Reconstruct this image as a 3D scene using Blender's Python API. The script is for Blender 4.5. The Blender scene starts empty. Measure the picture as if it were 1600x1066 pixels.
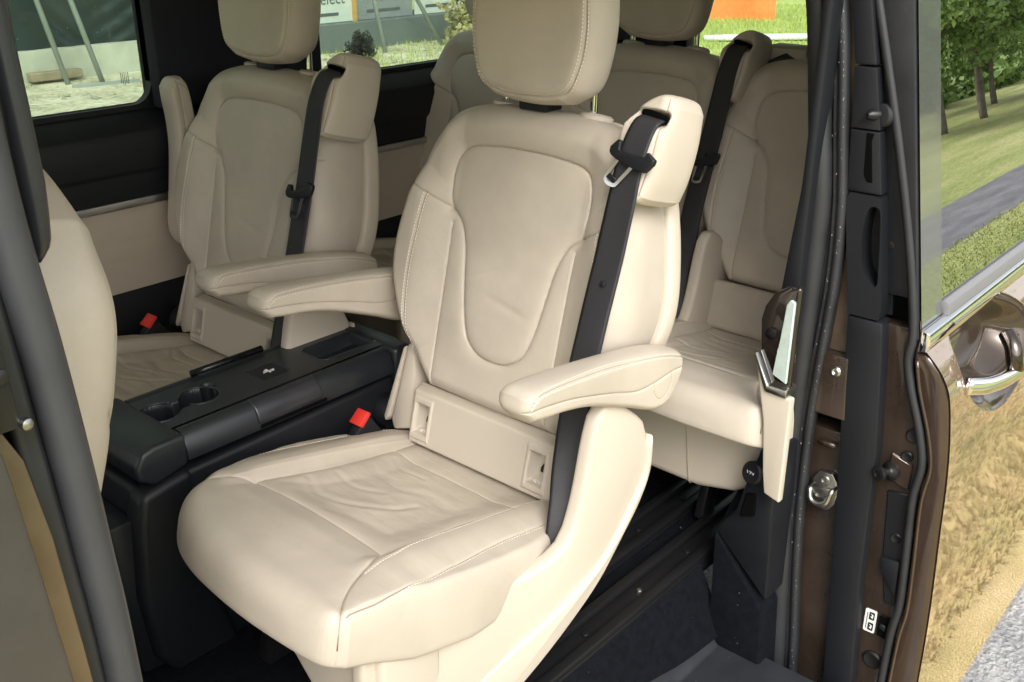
import bpy, bmesh, math, random
import numpy as np
from math import radians, sin, cos, pi
from mathutils import Vector, Matrix

random.seed(7)
rng = np.random.RandomState(7)
CZ = 2.10            # height of the lens above the ground; shapes below are written relative to it
scene = bpy.context.scene
COL = scene.collection

# ------------------------------------------------------------------ camera
cam_d = bpy.data.cameras.new("camera")
cam_d.sensor_width = 36.0
cam_d.lens = 36.0 * 1580.0 / 1600.0
cam_d.clip_start = 0.02
cam_d.clip_end = 3000.0
cam = bpy.data.objects.new("camera", cam_d)
COL.objects.link(cam)
scene.camera = cam
ca, cp = radians(41.2), radians(23.0)
F = Vector((cos(cp) * cos(ca), cos(cp) * sin(ca), -sin(cp)))
cam.location = (0, 0, CZ)
cam.rotation_euler = F.to_track_quat('-Z', 'Y').to_euler()

# ------------------------------------------------------------------ world, sun, exposure
SUN_EL, SUN_AZ = 44.0, -130.0      # azimuth measured from +x towards +y
w = bpy.data.worlds.new("World")
scene.world = w
w.use_nodes = True
nt = w.node_tree
nt.nodes.clear()
wo = nt.nodes.new("ShaderNodeOutputWorld")
bg = nt.nodes.new("ShaderNodeBackground")
sky = nt.nodes.new("ShaderNodeTexSky")
sky.sky_type = 'NISHITA'
sky.sun_disc = False
sky.sun_elevation = radians(SUN_EL)
sky.sun_rotation = radians(90 - SUN_AZ)
sky.air_density = 1.0
sky.dust_density = 4.0
sky.ozone_density = 1.0
hs = nt.nodes.new("ShaderNodeHueSaturation")
hs.inputs['Saturation'].default_value = 0.22
nt.links.new(sky.outputs[0], hs.inputs['Color'])
nt.links.new(hs.outputs[0], bg.inputs[0])
bg.inputs[1].default_value = 0.15
nt.links.new(bg.outputs[0], wo.inputs[0])

sd = bpy.data.lights.new("sun", 'SUN')
sd.energy = 0.65
sd.angle = radians(28)
sd.color = (1.0, 0.96, 0.90)
sun = bpy.data.objects.new("sun", sd)
COL.objects.link(sun)
sv = Vector((cos(radians(SUN_EL)) * cos(radians(SUN_AZ)), cos(radians(SUN_EL)) * sin(radians(SUN_AZ)), sin(radians(SUN_EL))))
sun.rotation_euler = (-sv).to_track_quat('-Z', 'Y').to_euler()
sun.location = (0, -6, 8)

scene.view_settings.view_transform = 'Standard'
scene.view_settings.look = 'None'
scene.view_settings.gamma = 1.0
scene.view_settings.exposure = 1.26
scene.render.engine = 'CYCLES'
scene.cycles.max_bounces = 10
scene.cycles.diffuse_bounces = 6
scene.cycles.transparent_max_bounces = 12

# ------------------------------------------------------------------ materials
MATS = {}
def mat(name, col, rough=0.5, metal=0.0, var=0.0, vscale=6.0, col2=None, bump=0.0, bscale=200.0, bdist=0.001,
        coat=0.0, spec=0.5, kind='noise', stretch=None, bump2=0.0, b2scale=12.0, ior=None, emit=None, rvar=0.0):
    if name in MATS: return MATS[name]
    m = bpy.data.materials.new(name)
    m.use_nodes = True
    n = m.node_tree.nodes; L = m.node_tree.links
    p = n["Principled BSDF"]
    p.inputs['Base Color'].default_value = (*col, 1)
    p.inputs['Roughness'].default_value = rough
    p.inputs['Metallic'].default_value = metal
    p.inputs['Specular IOR Level'].default_value = spec
    if ior: p.inputs['IOR'].default_value = ior
    if coat:
        p.inputs['Coat Weight'].default_value = coat
        p.inputs['Coat Roughness'].default_value = 0.03
    tc = n.new("ShaderNodeTexCoord")
    src = tc.outputs['Object']
    if stretch:
        mp = n.new("ShaderNodeMapping"); mp.inputs['Scale'].default_value = stretch
        L.new(src, mp.inputs[0]); src = mp.outputs[0]
    if var > 0 or rvar > 0:
        t = n.new("ShaderNodeTexNoise"); t.inputs['Scale'].default_value = vscale
        t.inputs['Detail'].default_value = 6; t.inputs['Roughness'].default_value = 0.6
        L.new(src, t.inputs['Vector'])
        if var > 0:
            r = n.new("ShaderNodeValToRGB")
            r.color_ramp.elements[0].position = 0.33; r.color_ramp.elements[1].position = 0.67
            c2 = col2 if col2 else tuple(c * (1 - var) for c in col)
            r.color_ramp.elements[0].color = (*c2, 1); r.color_ramp.elements[1].color = (*col, 1)
            L.new(t.outputs['Fac'], r.inputs[0]); L.new(r.outputs[0], p.inputs['Base Color'])
        if rvar > 0:
            mr = n.new("ShaderNodeMapRange"); mr.inputs['To Min'].default_value = max(0, rough - rvar); mr.inputs['To Max'].default_value = rough + rvar
            L.new(t.outputs['Fac'], mr.inputs['Value']); L.new(mr.outputs[0], p.inputs['Roughness'])
    last = None
    if bump > 0:
        if kind == 'voronoi':
            b = n.new("ShaderNodeTexVoronoi"); b.inputs['Scale'].default_value = bscale; bo = b.outputs['Distance']
        else:
            b = n.new("ShaderNodeTexNoise"); b.inputs['Scale'].default_value = bscale; b.inputs['Detail'].default_value = 4; bo = b.outputs['Fac']
        L.new(src, b.inputs['Vector'])
        bn = n.new("ShaderNodeBump"); bn.inputs['Strength'].default_value = bump; bn.inputs['Distance'].default_value = bdist
        L.new(bo, bn.inputs['Height']); last = bn
    if bump2 > 0:
        b = n.new("ShaderNodeTexNoise"); b.inputs['Scale'].default_value = b2scale; b.inputs['Detail'].default_value = 3
        b.inputs['Distortion'].default_value = 0.6
        L.new(src, b.inputs['Vector'])
        bn = n.new("ShaderNodeBump"); bn.inputs['Strength'].default_value = bump2; bn.inputs['Distance'].default_value = 0.004
        L.new(b.outputs['Fac'], bn.inputs['Height'])
        if last: L.new(last.outputs[0], bn.inputs['Normal'])
        last = bn
    if last: L.new(last.outputs[0], p.inputs['Normal'])
    if emit:
        p.inputs['Emission Color'].default_value = (*emit[0], 1); p.inputs['Emission Strength'].default_value = emit[1]
    MATS[name] = m
    return m

LEATHER = mat("cream leather", (0.475, 0.418, 0.345), 0.48, var=0.13, vscale=7, bump=0.20, bscale=700, bdist=0.0007, kind='voronoi', bump2=0.24, b2scale=18, rvar=0.07)
PLASTIC_B = mat("beige moulded plastic", (0.485, 0.427, 0.350), 0.58, var=0.05, vscale=4, bump=0.08, bscale=1200, bdist=0.0005)
PLASTIC_D = mat("beige side trim", (0.43, 0.36, 0.285), 0.55, var=0.06, vscale=4, bump=0.1, bscale=900, bdist=0.0005)
SEAM = mat("shaded leather seam", (0.30, 0.245, 0.18), 0.6)  # seam edge, with the shade of the groove put into its darker colour
STITCH = mat("stitch thread", (0.74, 0.67, 0.56), 0.7)
BLACK = mat("black grained plastic", (0.009, 0.010, 0.013), 0.45, spec=.35, var=0.25, vscale=9, bump=0.25, bscale=900, bdist=0.0005, kind='voronoi')
DARK = mat("dark grey plastic", (0.009, 0.010, 0.013), 0.5, spec=.35, var=0.2, vscale=5, bump=0.15, bscale=700, bdist=0.0004)
DARKS = mat("satin dark plastic", (0.022, 0.023, 0.028), 0.28)
CONS = mat("console plastic", (0.014, 0.017, 0.020), 0.36, var=0.15, vscale=7, bump=0.22, bscale=800, bdist=0.0005, kind='voronoi', rvar=0.05)
GLOSSB = mat("piano black", (0.006, 0.006, 0.007), 0.22, spec=.35)
NAVY = mat("navy pillar cloth", (0.010, 0.011, 0.022), 0.85, var=0.2, vscale=40, bump=0.3, bscale=700)
RUBBER = mat("black rubber", (0.018, 0.019, 0.022), 0.55, var=0.35, vscale=14, bump=0.15, bscale=300, bdist=0.0006, rvar=0.1)
RUBBERG = mat("grey weathered rubber", (0.045, 0.047, 0.053), 0.5, var=0.25, vscale=8, bump=0.15, bscale=250, bdist=0.0006, rvar=0.1)
CARPET = mat("black carpet", (0.006, 0.007, 0.010), 0.95, spec=.1, var=0.5, vscale=60, bump=0.8, bscale=900, bdist=0.002)
RAILM = mat("black painted rail", (0.009, 0.009, 0.010), 0.36, spec=.4, bump=0.2, bscale=90, rvar=0.1)
STEPM = mat("grey step plastic", (0.022, 0.025, 0.030), 0.55, var=0.4, vscale=10, bump=0.3, bscale=500, bdist=0.0006)
PAINT = mat("brown metallic paint", (0.060, 0.038, 0.026), 0.22, metal=0.35, coat=1.0, var=0.2, vscale=30)
SKIN = mat("brown metallic door paint", (0.30, 0.22, 0.15), 0.025, metal=0.45, coat=1.0, ior=2.6)
GLOSSP = mat("polished piano black", (0.014, 0.010, 0.009), 0.07, coat=1.0)
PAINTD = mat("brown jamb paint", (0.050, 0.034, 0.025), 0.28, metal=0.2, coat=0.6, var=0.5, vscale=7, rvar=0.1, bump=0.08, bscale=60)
TANJ = mat("lit brown jamb paint", (0.20, 0.145, 0.10), 0.3, metal=0.2, coat=0.5, var=0.6, vscale=3, col2=(0.055, 0.038, 0.028))  # upper jamb copy of the paint, tan reflection put into its lighter colour
PILLARP = mat("grey brown pillar paint", (0.060, 0.057, 0.054), 0.4, metal=0.3, var=0.2, vscale=12, coat=0.2)
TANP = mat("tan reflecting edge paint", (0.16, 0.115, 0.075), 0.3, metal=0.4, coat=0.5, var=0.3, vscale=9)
CHROME = mat("chrome", (0.80, 0.80, 0.80), 0.07, metal=1.0)
SATIN = mat("satin metal", (0.55, 0.55, 0.54), 0.28, metal=1.0, bump=0.1, bscale=60)
STEEL = mat("zinc steel", (0.50, 0.49, 0.46), 0.30, metal=1.0, bump=0.25, bscale=50, var=0.3, vscale=20)
FRIT = mat("window border frit", (0.085, 0.090, 0.085), 0.12, metal=0.0, coat=1.0, ior=1.9)
RED = mat("red buckle button", (0.62, 0.035, 0.025), 0.4)
BLACKBELT = mat("black webbing", (0.016, 0.016, 0.019), 0.62, bump=1.0, bscale=420, bdist=0.0010, stretch=(.25, .25, 3.0), spec=0.6)
WHITEP = mat("white print", (0.75, 0.75, 0.74), 0.5)
HOLE = mat("dark recess", (0.004, 0.004, 0.004), 0.95, spec=0.0)
LINER = mat("grey headliner", (0.74, 0.72, 0.68), 0.95)

def glass_mat(name, tint, gloss=0.05, strength=1.0, ior=1.5, wav=0.0):
    m = bpy.data.materials.new(name); m.use_nodes = True
    n = m.node_tree.nodes; L = m.node_tree.links; n.clear()
    o = n.new("ShaderNodeOutputMaterial"); mx = n.new("ShaderNodeMixShader")
    tr = n.new("ShaderNodeBsdfTransparent"); tr.inputs[0].default_value = (*tint, 1)
    g = n.new("ShaderNodeBsdfGlossy"); g.inputs['Roughness'].default_value = gloss
    g.inputs['Color'].default_value = (strength,) * 3 + (1,)
    f0 = ((ior - 1) / (ior + 1)) ** 2
    lw = n.new("ShaderNodeLayerWeight"); lw.inputs['Blend'].default_value = 0.5
    pw = n.new("ShaderNodeMath"); pw.operation = 'POWER'; pw.inputs[1].default_value = 5.0; L.new(lw.outputs['Facing'], pw.inputs[0])
    fr = n.new("ShaderNodeMath"); fr.operation = 'MULTIPLY_ADD'; fr.inputs[1].default_value = 1 - f0; fr.inputs[2].default_value = f0; L.new(pw.outputs[0], fr.inputs[0])
    if wav > 0:
        tc = n.new("ShaderNodeTexCoord"); t = n.new("ShaderNodeTexNoise"); t.inputs['Scale'].default_value = 3.5
        b = n.new("ShaderNodeBump"); b.inputs['Strength'].default_value = wav; b.inputs['Distance'].default_value = 0.02
        L.new(tc.outputs['Object'], t.inputs[0]); L.new(t.outputs['Fac'], b.inputs['Height'])
        L.new(b.outputs[0], g.inputs['Normal'])
    L.new(fr.outputs[0], mx.inputs[0]); L.new(tr.outputs[0], mx.inputs[1]); L.new(g.outputs[0], mx.inputs[2])
    L.new(mx.outputs[0], o.inputs[0])
    return m
GLASS_T = glass_mat("green tinted privacy glass", (0.74, 0.82, 0.74))
GLASS_R = glass_mat("clear rear glass", (0.85, 0.92, 0.84))
GLASS_D = glass_mat("dark door glass", (0.04, 0.045, 0.04), 0.0, 1.0, 6.0, wav=0.01)

# ------------------------------------------------------------------ object helpers
ROOTS = {}
def W(p): return (p[0], p[1], p[2] + CZ)
def thing(name, label, cat, loc, group=None, kind=None):
    o = bpy.data.objects.new(name, None); COL.objects.link(o)
    o.empty_display_size = 0.05
    o.location = W(loc); o['label'] = label; o['category'] = cat
    if group: o['group'] = group
    if kind: o['kind'] = kind
    ROOTS[o.name] = Vector(loc)
    return o
def root_loc(o):
    while o.parent: o = o.parent
    return ROOTS[o.name]
def link_mesh(name, verts, faces, material, parent=None, smooth=True, sharp=None, loc=None):
    """verts in van coordinates; stored relative to the root of the parent"""
    v = np.asarray(verts, dtype=np.float64).reshape(-1, 3)
    base = np.array(root_loc(parent) if parent else (loc if loc is not None else v.mean(0)))
    v = v - base
    me = bpy.data.meshes.new(name)
    if isinstance(faces, np.ndarray) and faces.ndim == 2:
        nf, k = faces.shape
        me.vertices.add(len(v)); me.vertices.foreach_set('co', v.astype(np.float32).ravel())
        me.loops.add(nf * k); me.loops.foreach_set('vertex_index', faces.astype(np.int32).ravel())
        me.polygons.add(nf); me.polygons.foreach_set('loop_start', np.arange(0, nf * k, k, dtype=np.int32))
        me.polygons.foreach_set('loop_total', np.full(nf, k, dtype=np.int32))
        me.update(calc_edges=True)
    else:
        me.from_pydata([tuple(a) for a in v], [], [tuple(int(i) for i in f) for f in faces])
    me.validate()
    me.polygons.foreach_set('use_smooth', np.full(len(me.polygons), smooth, dtype=bool))
    if smooth and sharp:
        try: me.set_sharp_from_angle(angle=radians(sharp))
        except Exception: pass
    me.materials.append(material)
    o = bpy.data.objects.new(name, me); COL.objects.link(o)
    if parent: o.parent = parent
    else:
        o.location = W(tuple(base)); ROOTS[o.name] = Vector(base)
    return o
def tag(o, label=None, cat=None, group=None, kind=None):
    if label: o['label'] = label
    if cat: o['category'] = cat
    if group: o['group'] = group
    if kind: o['kind'] = kind
    return o

def cr(pts, n, closed=False):
    """Catmull-Rom resampled to n points evenly by arc length"""
    P = [np.array(p, float) for p in pts]
    if len(P) == 2 and not closed:
        t = np.linspace(0, 1, n)[:, None]; return P[0] * (1 - t) + P[1] * t
    if closed: Q = [P[-1]] + P + [P[0], P[1]]
    else: Q = [2 * P[0] - P[1]] + P + [2 * P[-1] - P[-2]]
    out = []
    for i in range(1, len(Q) - 2):
        a, b, c, d = Q[i - 1], Q[i], Q[i + 1], Q[i + 2]
        for k in range(16):
            t = k / 16.0
            out.append(0.5 * ((2 * b) + (-a + c) * t + (2 * a - 5 * b + 4 * c - d) * t * t + (-a + 3 * b - 3 * c + d) * t ** 3))
    out.append(Q[-2])
    out = np.array(out)
    s = np.r_[0, np.cumsum(np.linalg.norm(np.diff(out, axis=0), axis=1))]
    u = np.linspace(0, s[-1], n + 1)[:-1] if closed else np.linspace(0, s[-1], n)
    return np.stack([np.interp(u, s, out[:, k]) for k in range(out.shape[1])], 1)

def polydist(P, poly):
    """distance from points P (n,2) to polyline poly (m,2)"""
    poly = np.asarray(poly, float); best = np.full(len(P), 1e9)
    for a, b in zip(poly[:-1], poly[1:]):
        ab = b - a; L2 = max(ab @ ab, 1e-12)
        t = np.clip(((P - a) @ ab) / L2, 0, 1)
        d = np.hypot(P[:, 0] - a[0] - t * ab[0], P[:, 1] - a[1] - t * ab[1])
        best = np.minimum(best, d)
    return best
def sst(x, a, b):
    t = np.clip((x - a) / (b - a), 0, 1); return t * t * (3 - 2 * t)

_nz = [(rng.randn(2) * f, rng.rand() * 6.28, 1.0 / f) for f in (6, 9, 14, 20, 28, 40) for _ in range(3)]
def noise2(s, t):
    r = 0
    for k, ph, a in _nz: r = r + np.sin(s * k[0] + t * k[1] * 1.4 + ph + 1.3 * np.sin(t * k[0] * 0.7)) * a
    return r

def grid_faces(nu, nv):
    i = np.arange(nu * nv).reshape(nu, nv)
    return np.stack([i[:-1, :-1], i[1:, :-1], i[1:, 1:], i[:-1, 1:]], -1).reshape(-1, 4)

class Pad:
    """Upholstered body: outline in a plane (O,A,B,N), rolled edges, seam grooves and puffing."""
    def __init__(s, sides, frame, top, bot, mid=-0.04, rt=0.035, rb=0.02, pt=2.2, pb=3.0, seams=(), nu=120, nv=140, both=False):
        s.O, s.A, s.B, s.N = [np.array(a, float) for a in frame]
        s.top, s.bot, s.mid, s.rt, s.rb, s.pt, s.pb = top, bot, mid, rt, rb, pt, pb
        s.seams = [(cr(p, 60), d, wd, pa, pl) for (p, d, wd, pa, pl) in seams]
        s.nu, s.nv, s.both = nu, nv, both
        Bt, R, T, Lf = [cr(x, 80) for x in sides]     # bottom l->r, right b->t, top l->r, left b->t
        s.outline = np.vstack([Bt, R, T[::-1], Lf[::-1]])
        u = 0.5 - 0.5 * np.cos(np.pi * (0.5 - 0.5 * np.cos(np.pi * np.linspace(0, 1, nu)))) if nu < 50 else 0.45 * np.linspace(0, 1, nu) + 0.55 * (0.5 - 0.5 * np.cos(np.pi * np.linspace(0, 1, nu)))
        v = 0.45 * np.linspace(0, 1, nv) + 0.55 * (0.5 - 0.5 * np.cos(np.pi * np.linspace(0, 1, nv)))
        x = np.linspace(0, 1, 80)
        def ev(c, t): return np.stack([np.interp(t, x, c[:, 0]), np.interp(t, x, c[:, 1])], -1)
        U, V = np.meshgrid(u, v, indexing='ij')
        b, r, t, l = ev(Bt, u), ev(R, v), ev(T, u), ev(Lf, v)
        P = (1 - V)[..., None] * b[:, None] + V[..., None] * t[:, None] + (1 - U)[..., None] * l[None] + U[..., None] * r[None]
        P -= ((1 - U) * (1 - V))[..., None] * Bt[0] + (U * (1 - V))[..., None] * Bt[-1] + ((1 - U) * V)[..., None] * T[0] + (U * V)[..., None] * T[-1]
        s.P = P.reshape(-1, 2)
    def f(s, g, P): return g(P[:, 0], P[:, 1]) if callable(g) else np.full(len(P), float(g))
    def h(s, P, side=0):
        d = polydist(P, s.outline)
        m = s.f(s.mid, P)
        if side == 0:
            r = s.f(s.rt, P); p = s.pt; z = s.f(s.top, P)
        else:
            r = s.f(s.rb, P); p = s.pb; z = s.f(s.bot, P)
        k = (1 - (1 - np.clip(d / r, 0, 1)) ** p) ** (1 / p)
        hh = m + (z - m) * k
        if side == 0 or s.both:
            sg = 1 if side == 0 else -1
            for (c, dp, wd, pa, pl) in s.seams:
                dd = polydist(P, c)
                hh = hh - sg * (dp * np.exp(-(dd / wd) ** 2) + pa * np.exp(-dd / pl))
        return hh
    def to3(s, P, h): return s.O + P[:, :1] * s.A + P[:, 1:2] * s.B + h[:, None] * s.N
    def surf(s, P, off=0.0, side=0):
        P = np.atleast_2d(P); return s.to3(P, s.h(P, side) + off)
    def mesh(s):
        nu, nv = s.nu, s.nv
        T = s.to3(s.P, s.h(s.P, 0)); Bm = s.to3(s.P, s.h(s.P, 1))
        f = grid_faces(nu, nv)
        i = np.arange(nu * nv).reshape(nu, nv)
        edge = np.zeros(nu * nv, bool); edge[i[0]] = edge[i[-1]] = edge[i[:, 0]] = edge[i[:, -1]] = True
        mp = np.where(edge, np.arange(nu * nv), 0)
        inner = np.where(~edge)[0]; mp[inner] = nu * nv + np.arange(len(inner))
        V = np.vstack([T, Bm[inner]])
        fb = mp[f][:, ::-1]
        if s.A @ np.cross(s.B, s.N) > 0: return V, np.vstack([f, fb])
        return V, np.vstack([f[:, ::-1], fb[:, ::-1]])
    def build(s, name, m, parent): 
        V, f = s.mesh(); return link_mesh(name, V, f, m, parent)
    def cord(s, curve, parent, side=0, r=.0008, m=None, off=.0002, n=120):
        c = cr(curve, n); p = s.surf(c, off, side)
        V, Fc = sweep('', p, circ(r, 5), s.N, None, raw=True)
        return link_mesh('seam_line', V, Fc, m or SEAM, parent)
    def stitch(s, curve, parent, side=0, ln=0.0036, gap=0.0034, wd=0.00058, off=0.0004, m=None, name='stitching', ends=None):
        c = cr(curve, 400); L = np.r_[0, np.cumsum(np.linalg.norm(np.diff(c, axis=0), axis=1))]
        n = int(L[-1] / (ln + gap)); VV = []; FF = []
        a = (np.arange(n) + 0.2) * (ln + gap); b = a + ln
        ev = lambda u: np.stack([np.interp(u, L, c[:, 0]), np.interp(u, L, c[:, 1])], 1)
        Pa, Pb = s.surf(ev(a), off, side), s.surf(ev(b), off, side)
        sg = 1 if side == 0 else -1
        for k in range(n):
            d = Pb[k] - Pa[k]; l = np.linalg.norm(d)
            if l < 1e-5 or l > 3 * ln: continue
            d /= l; sdir = np.cross(d, s.N); sdir /= max(np.linalg.norm(sdir), 1e-6); up = np.cross(sdir, d)
            base = len(VV)
            for q in (Pa[k], Pb[k]):
                VV += [q - sdir * wd - up * 0.0006, q + sdir * wd - up * 0.0006, q + up * 0.0007 * 1.0]
            FF += [(base, base + 3, base + 5, base + 2), (base + 1, base + 2, base + 5, base + 4), (base, base + 1, base + 4, base + 3)]
        if not FF: return None
        o = link_mesh(name, VV, FF, m or STITCH, parent, smooth=False); o['kind'] = 'stuff'
        return o

def mesh_from_bm(name, bm, material, parent=None, smooth=True, sharp=38, loc=None):
    bm.verts.index_update()
    V = [tuple(v.co) for v in bm.verts]; Fc = [[v.index for v in f.verts] for f in bm.faces]
    bm.free()
    return link_mesh(name, V, Fc, material, parent, smooth, sharp, loc)

AX = {'x': lambda a, b, d: (d, a, b), 'y': lambda a, b, d: (a, d, b), 'z': lambda a, b, d: (a, b, d)}
def prism(name, poly, axis, d0, d1, material, parent=None, bevel=0.004, seg=2, frame=None, loc=None, smooth=True):
    """polygon extruded along an axis (or along N of a frame), edges bevelled"""
    bm = bmesh.new()
    def place(a, b, d):
        if frame is not None:
            O, A, B, N = [np.array(x, float) for x in frame]; return tuple(O + A * a + B * b + N * d)
        return AX[axis](a, b, d)
    lo = [bm.verts.new(place(p[0], p[1], d0)) for p in poly]
    hi = [bm.verts.new(place(p[0], p[1], d1)) for p in poly]
    n = len(poly)
    bm.faces.new(lo[::-1]); bm.faces.new(hi)
    for i in range(n): bm.faces.new((lo[i], lo[(i + 1) % n], hi[(i + 1) % n], hi[i]))
    bmesh.ops.recalc_face_normals(bm, faces=bm.faces)
    if bevel > 0:
        ed = [e for e in bm.edges if len(e.link_faces) == 2 and e.calc_face_angle(0) > radians(32)]
        bmesh.ops.bevel(bm, geom=ed, offset=bevel, segments=seg, profile=0.5, affect='EDGES', clamp_overlap=True)
    return mesh_from_bm(name, bm, material, parent, smooth, 38, loc)
def box(name, c0, c1, material, parent=None, bevel=0.004, loc=None):
    x0, y0, z0 = c0; x1, y1, z1 = c1
    return prism(name, [(x0, y0), (x1, y0), (x1, y1), (x0, y1)], 'z', z0, z1, material, parent, bevel, loc=loc)
def rrect(x0, y0, x1, y1, r, n=5):
    out = []
    for cx, cy, a in ((x1 - r, y0 + r, -90), (x1 - r, y1 - r, 0), (x0 + r, y1 - r, 90), (x0 + r, y0 + r, 180)):
        for k in range(n + 1):
            t = radians(a + 90 * k / n); out.append((cx + r * cos(t), cy + r * sin(t)))
    return out
def sweep(name, path, prof, up, material, parent=None, closed_path=False, smooth=True, sharp=None, cap=True, loc=None, n=None, raw=False):
    """closed profile (list of (side, up)) swept along path"""
    P = cr(path, n) if n else np.array(path, float)
    T = np.gradient(P, axis=0); T /= np.linalg.norm(T, axis=1)[:, None]
    upv = np.array(up, float)
    if upv.ndim == 1: upv = np.tile(upv, (len(P), 1))
    elif len(upv) != len(P):
        x = np.linspace(0, 1, len(upv)); upv = np.stack([np.interp(np.linspace(0, 1, len(P)), x, upv[:, k]) for k in range(3)], 1)
    S = np.cross(T, upv); S /= np.linalg.norm(S, axis=1)[:, None]; U = np.cross(S, T)
    pr = np.array(prof, float)
    if pr.ndim == 2: pr = np.tile(pr, (len(P), 1, 1))
    V = P[:, None] + pr[..., :1] * S[:, None] + pr[..., 1:2] * U[:, None]
    k = V.shape[1]; V = V.reshape(-1, 3); Fc = []
    for i in range(len(P) - 1):
        for j in range(k):
            Fc.append((i * k + j, i * k + (j + 1) % k, (i + 1) * k + (j + 1) % k, (i + 1) * k + j))
    if cap: Fc.append(tuple(range(k))[::-1]); Fc.append(tuple((len(P) - 1) * k + j for j in range(k)))
    if raw: return V, Fc
    return link_mesh(name, V, Fc, material, parent, smooth, sharp, loc)
def circ(r, n=12, r2=None): return [(r * cos(2 * pi * k / n), (r2 or r) * sin(2 * pi * k / n)) for k in range(n)]
def lathe(name, c, axis, prof, material, parent=None, n=24, sharp=35, loc=None):
    """prof: list of (radius, height along axis)"""
    ax = Vector(axis).normalized(); a = ax.orthogonal().normalized(); b = ax.cross(a)
    V = []; Fc = []
    for (r, h) in prof:
        for k in range(n):
            t = 2 * pi * k / n; V.append(tuple(Vector(c) + ax * h + (a * cos(t) + b * sin(t)) * max(r, 1e-5)))
    for i in range(len(prof) - 1):
        for k in range(n): Fc.append((i * n + k, i * n + (k + 1) % n, (i + 1) * n + (k + 1) % n, (i + 1) * n + k))
    Fc.append(tuple(range(n))[::-1]); Fc.append(tuple((len(prof) - 1) * n + k for k in range(n)))
    return link_mesh(name, V, Fc, material, parent, True, sharp, loc)
def hfield(name, x, y, fn, material, parent, frame, sharp=None, skirt=0.0):
    """height field fn(a,b) on grid x,y in a frame"""
    O, A, B, N = [np.array(q, float) for q in frame]
    X, Y = np.meshgrid(x, y, indexing='ij'); Z = fn(X, Y)
    V = O + X[..., None] * A + Y[..., None] * B + Z[..., None] * N
    return link_mesh(name, V.reshape(-1, 3), grid_faces(len(x), len(y)), material, parent, True, sharp)
def text_mesh(name, s, size, frame, material, parent, depth=0.0004):
    cu_ = bpy.data.curves.new(name, 'FONT'); cu_.body = s; cu_.size = size; cu_.extrude = depth; cu_.align_x = 'CENTER'; cu_.align_y = 'CENTER'
    cu_.resolution_u = 3
    to = bpy.data.objects.new(name, cu_); COL.objects.link(to)
    dg = bpy.context.evaluated_depsgraph_get(); me = bpy.data.meshes.new_from_object(to.evaluated_get(dg))
    bpy.data.objects.remove(to)
    O, A, B, N = [np.array(q, float) for q in frame]
    co = np.zeros(len(me.vertices) * 3); me.vertices.foreach_get('co', co); co = co.reshape(-1, 3)
    V = O + co[:, :1] * A + co[:, 1:2] * B + co[:, 2:] * N
    Fc = [tuple(p.vertices) for p in me.polygons]
    bpy.data.meshes.remove(me)
    return link_mesh(name, V, Fc, material, parent, smooth=False)

# ================================================================== SEATS
YC = 1.262
BQ = (1.335, YC, -0.981); BU = (0.2516, 0, 0.968); BN = (-0.968, 0, 0.2516); BA = (0, -1, 0)
c12, s12 = cos(radians(12)), sin(radians(12))
CQ = (0.915, YC, -0.981); CU = (c12, 0, -s12); CNn = (s12, 0, c12)
def mir(L): return [(-a, b) for a, b in L]
def symx(L): return L + [(-a, b) for a, b in L[::-1] if abs(a) > 1e-6]      # left half ending on the centre line -> full curve

B_left = [(-.17, .045), (-.225, .118), (-.275, .20), (-.302, .27), (-.308, .34), (-.296, .42), (-.276, .50), (-.254, .56), (-.226, .607)]
B_top = symx([(-.226, .607), (-.19, .638), (-.13, .654), (-.06, .660), (0, .661)])
inset = symx([(-.168, .432), (-.174, .47), (-.174, .510), (-.164, .545), (-.136, .564), (-.07, .572), (0, .574)])
bottle = symx([(-.168, .432), (-.138, .408), (-.118, .362), (-.106, .293), (-.092, .222), (-.073, .176), (-.040, .152), (0, .146)])
outer = [(-.272, .470), (-.222, .454), (-.168, .432)]
vseam = [(-.160, .405), (-.158, .317), (-.157, .21), (-.156, .052)]
bstitch = [(-.222, .455), (-.230, .38), (-.236, .30), (-.234, .23), (-.226, .17), (-.20, .09)]

def back_top(s, t):
    a = np.abs(s)
    bol = 0.034 * sst(a, .150, .245) * sst(t, .06, .17) * (1 - sst(t, .44, .56))
    frame_ = 0.012 * sst(a, .15, .21) + 0.010 * sst(t, .55, .61)
    d = 0.006 * np.cos(np.clip(a / .16, 0, 1) * pi / 2) * sst(t, .1, .3) - 0.006 * np.exp(-((t - .36) / .16) ** 2) * np.exp(-(s / .1) ** 2)
    wr = 0.0018 * noise2(s * 2.2, t * 1.6) * np.exp(-(s / .14) ** 2) - .0016 * np.exp(-((t - .33 - .35 * (s + .02)) / .007) ** 2) * np.exp(-((s + .03) / .05) ** 2) - .0014 * np.exp(-((t - .27 + .2 * s) / .008) ** 2) * np.exp(-((s - .02) / .05) ** 2)
    return np.maximum(bol, frame_) + d + wr

backpad = Pad([[(-.17, .045), (0, .043), (.17, .045)], mir(B_left), B_top, B_left], (BQ, BA, BU, BN), back_top, -0.125,
              mid=-0.045, rt=lambda s, t: 0.034 + 0.026 * sst(t, .52, .66), rb=0.03, pt=2.0,
              seams=[(inset, .0045, .0016, .0055, .010), (bottle, .0050, .0016, .0070, .010)] +
                    [(f(x), .0028, .0016, .0022, .008) for x in (outer, vseam) for f in (list, mir)] +
                    [(f(bstitch), .0018, .0014, .0016, .007) for f in (list, mir)],
              nu=320, nv=380)

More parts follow.
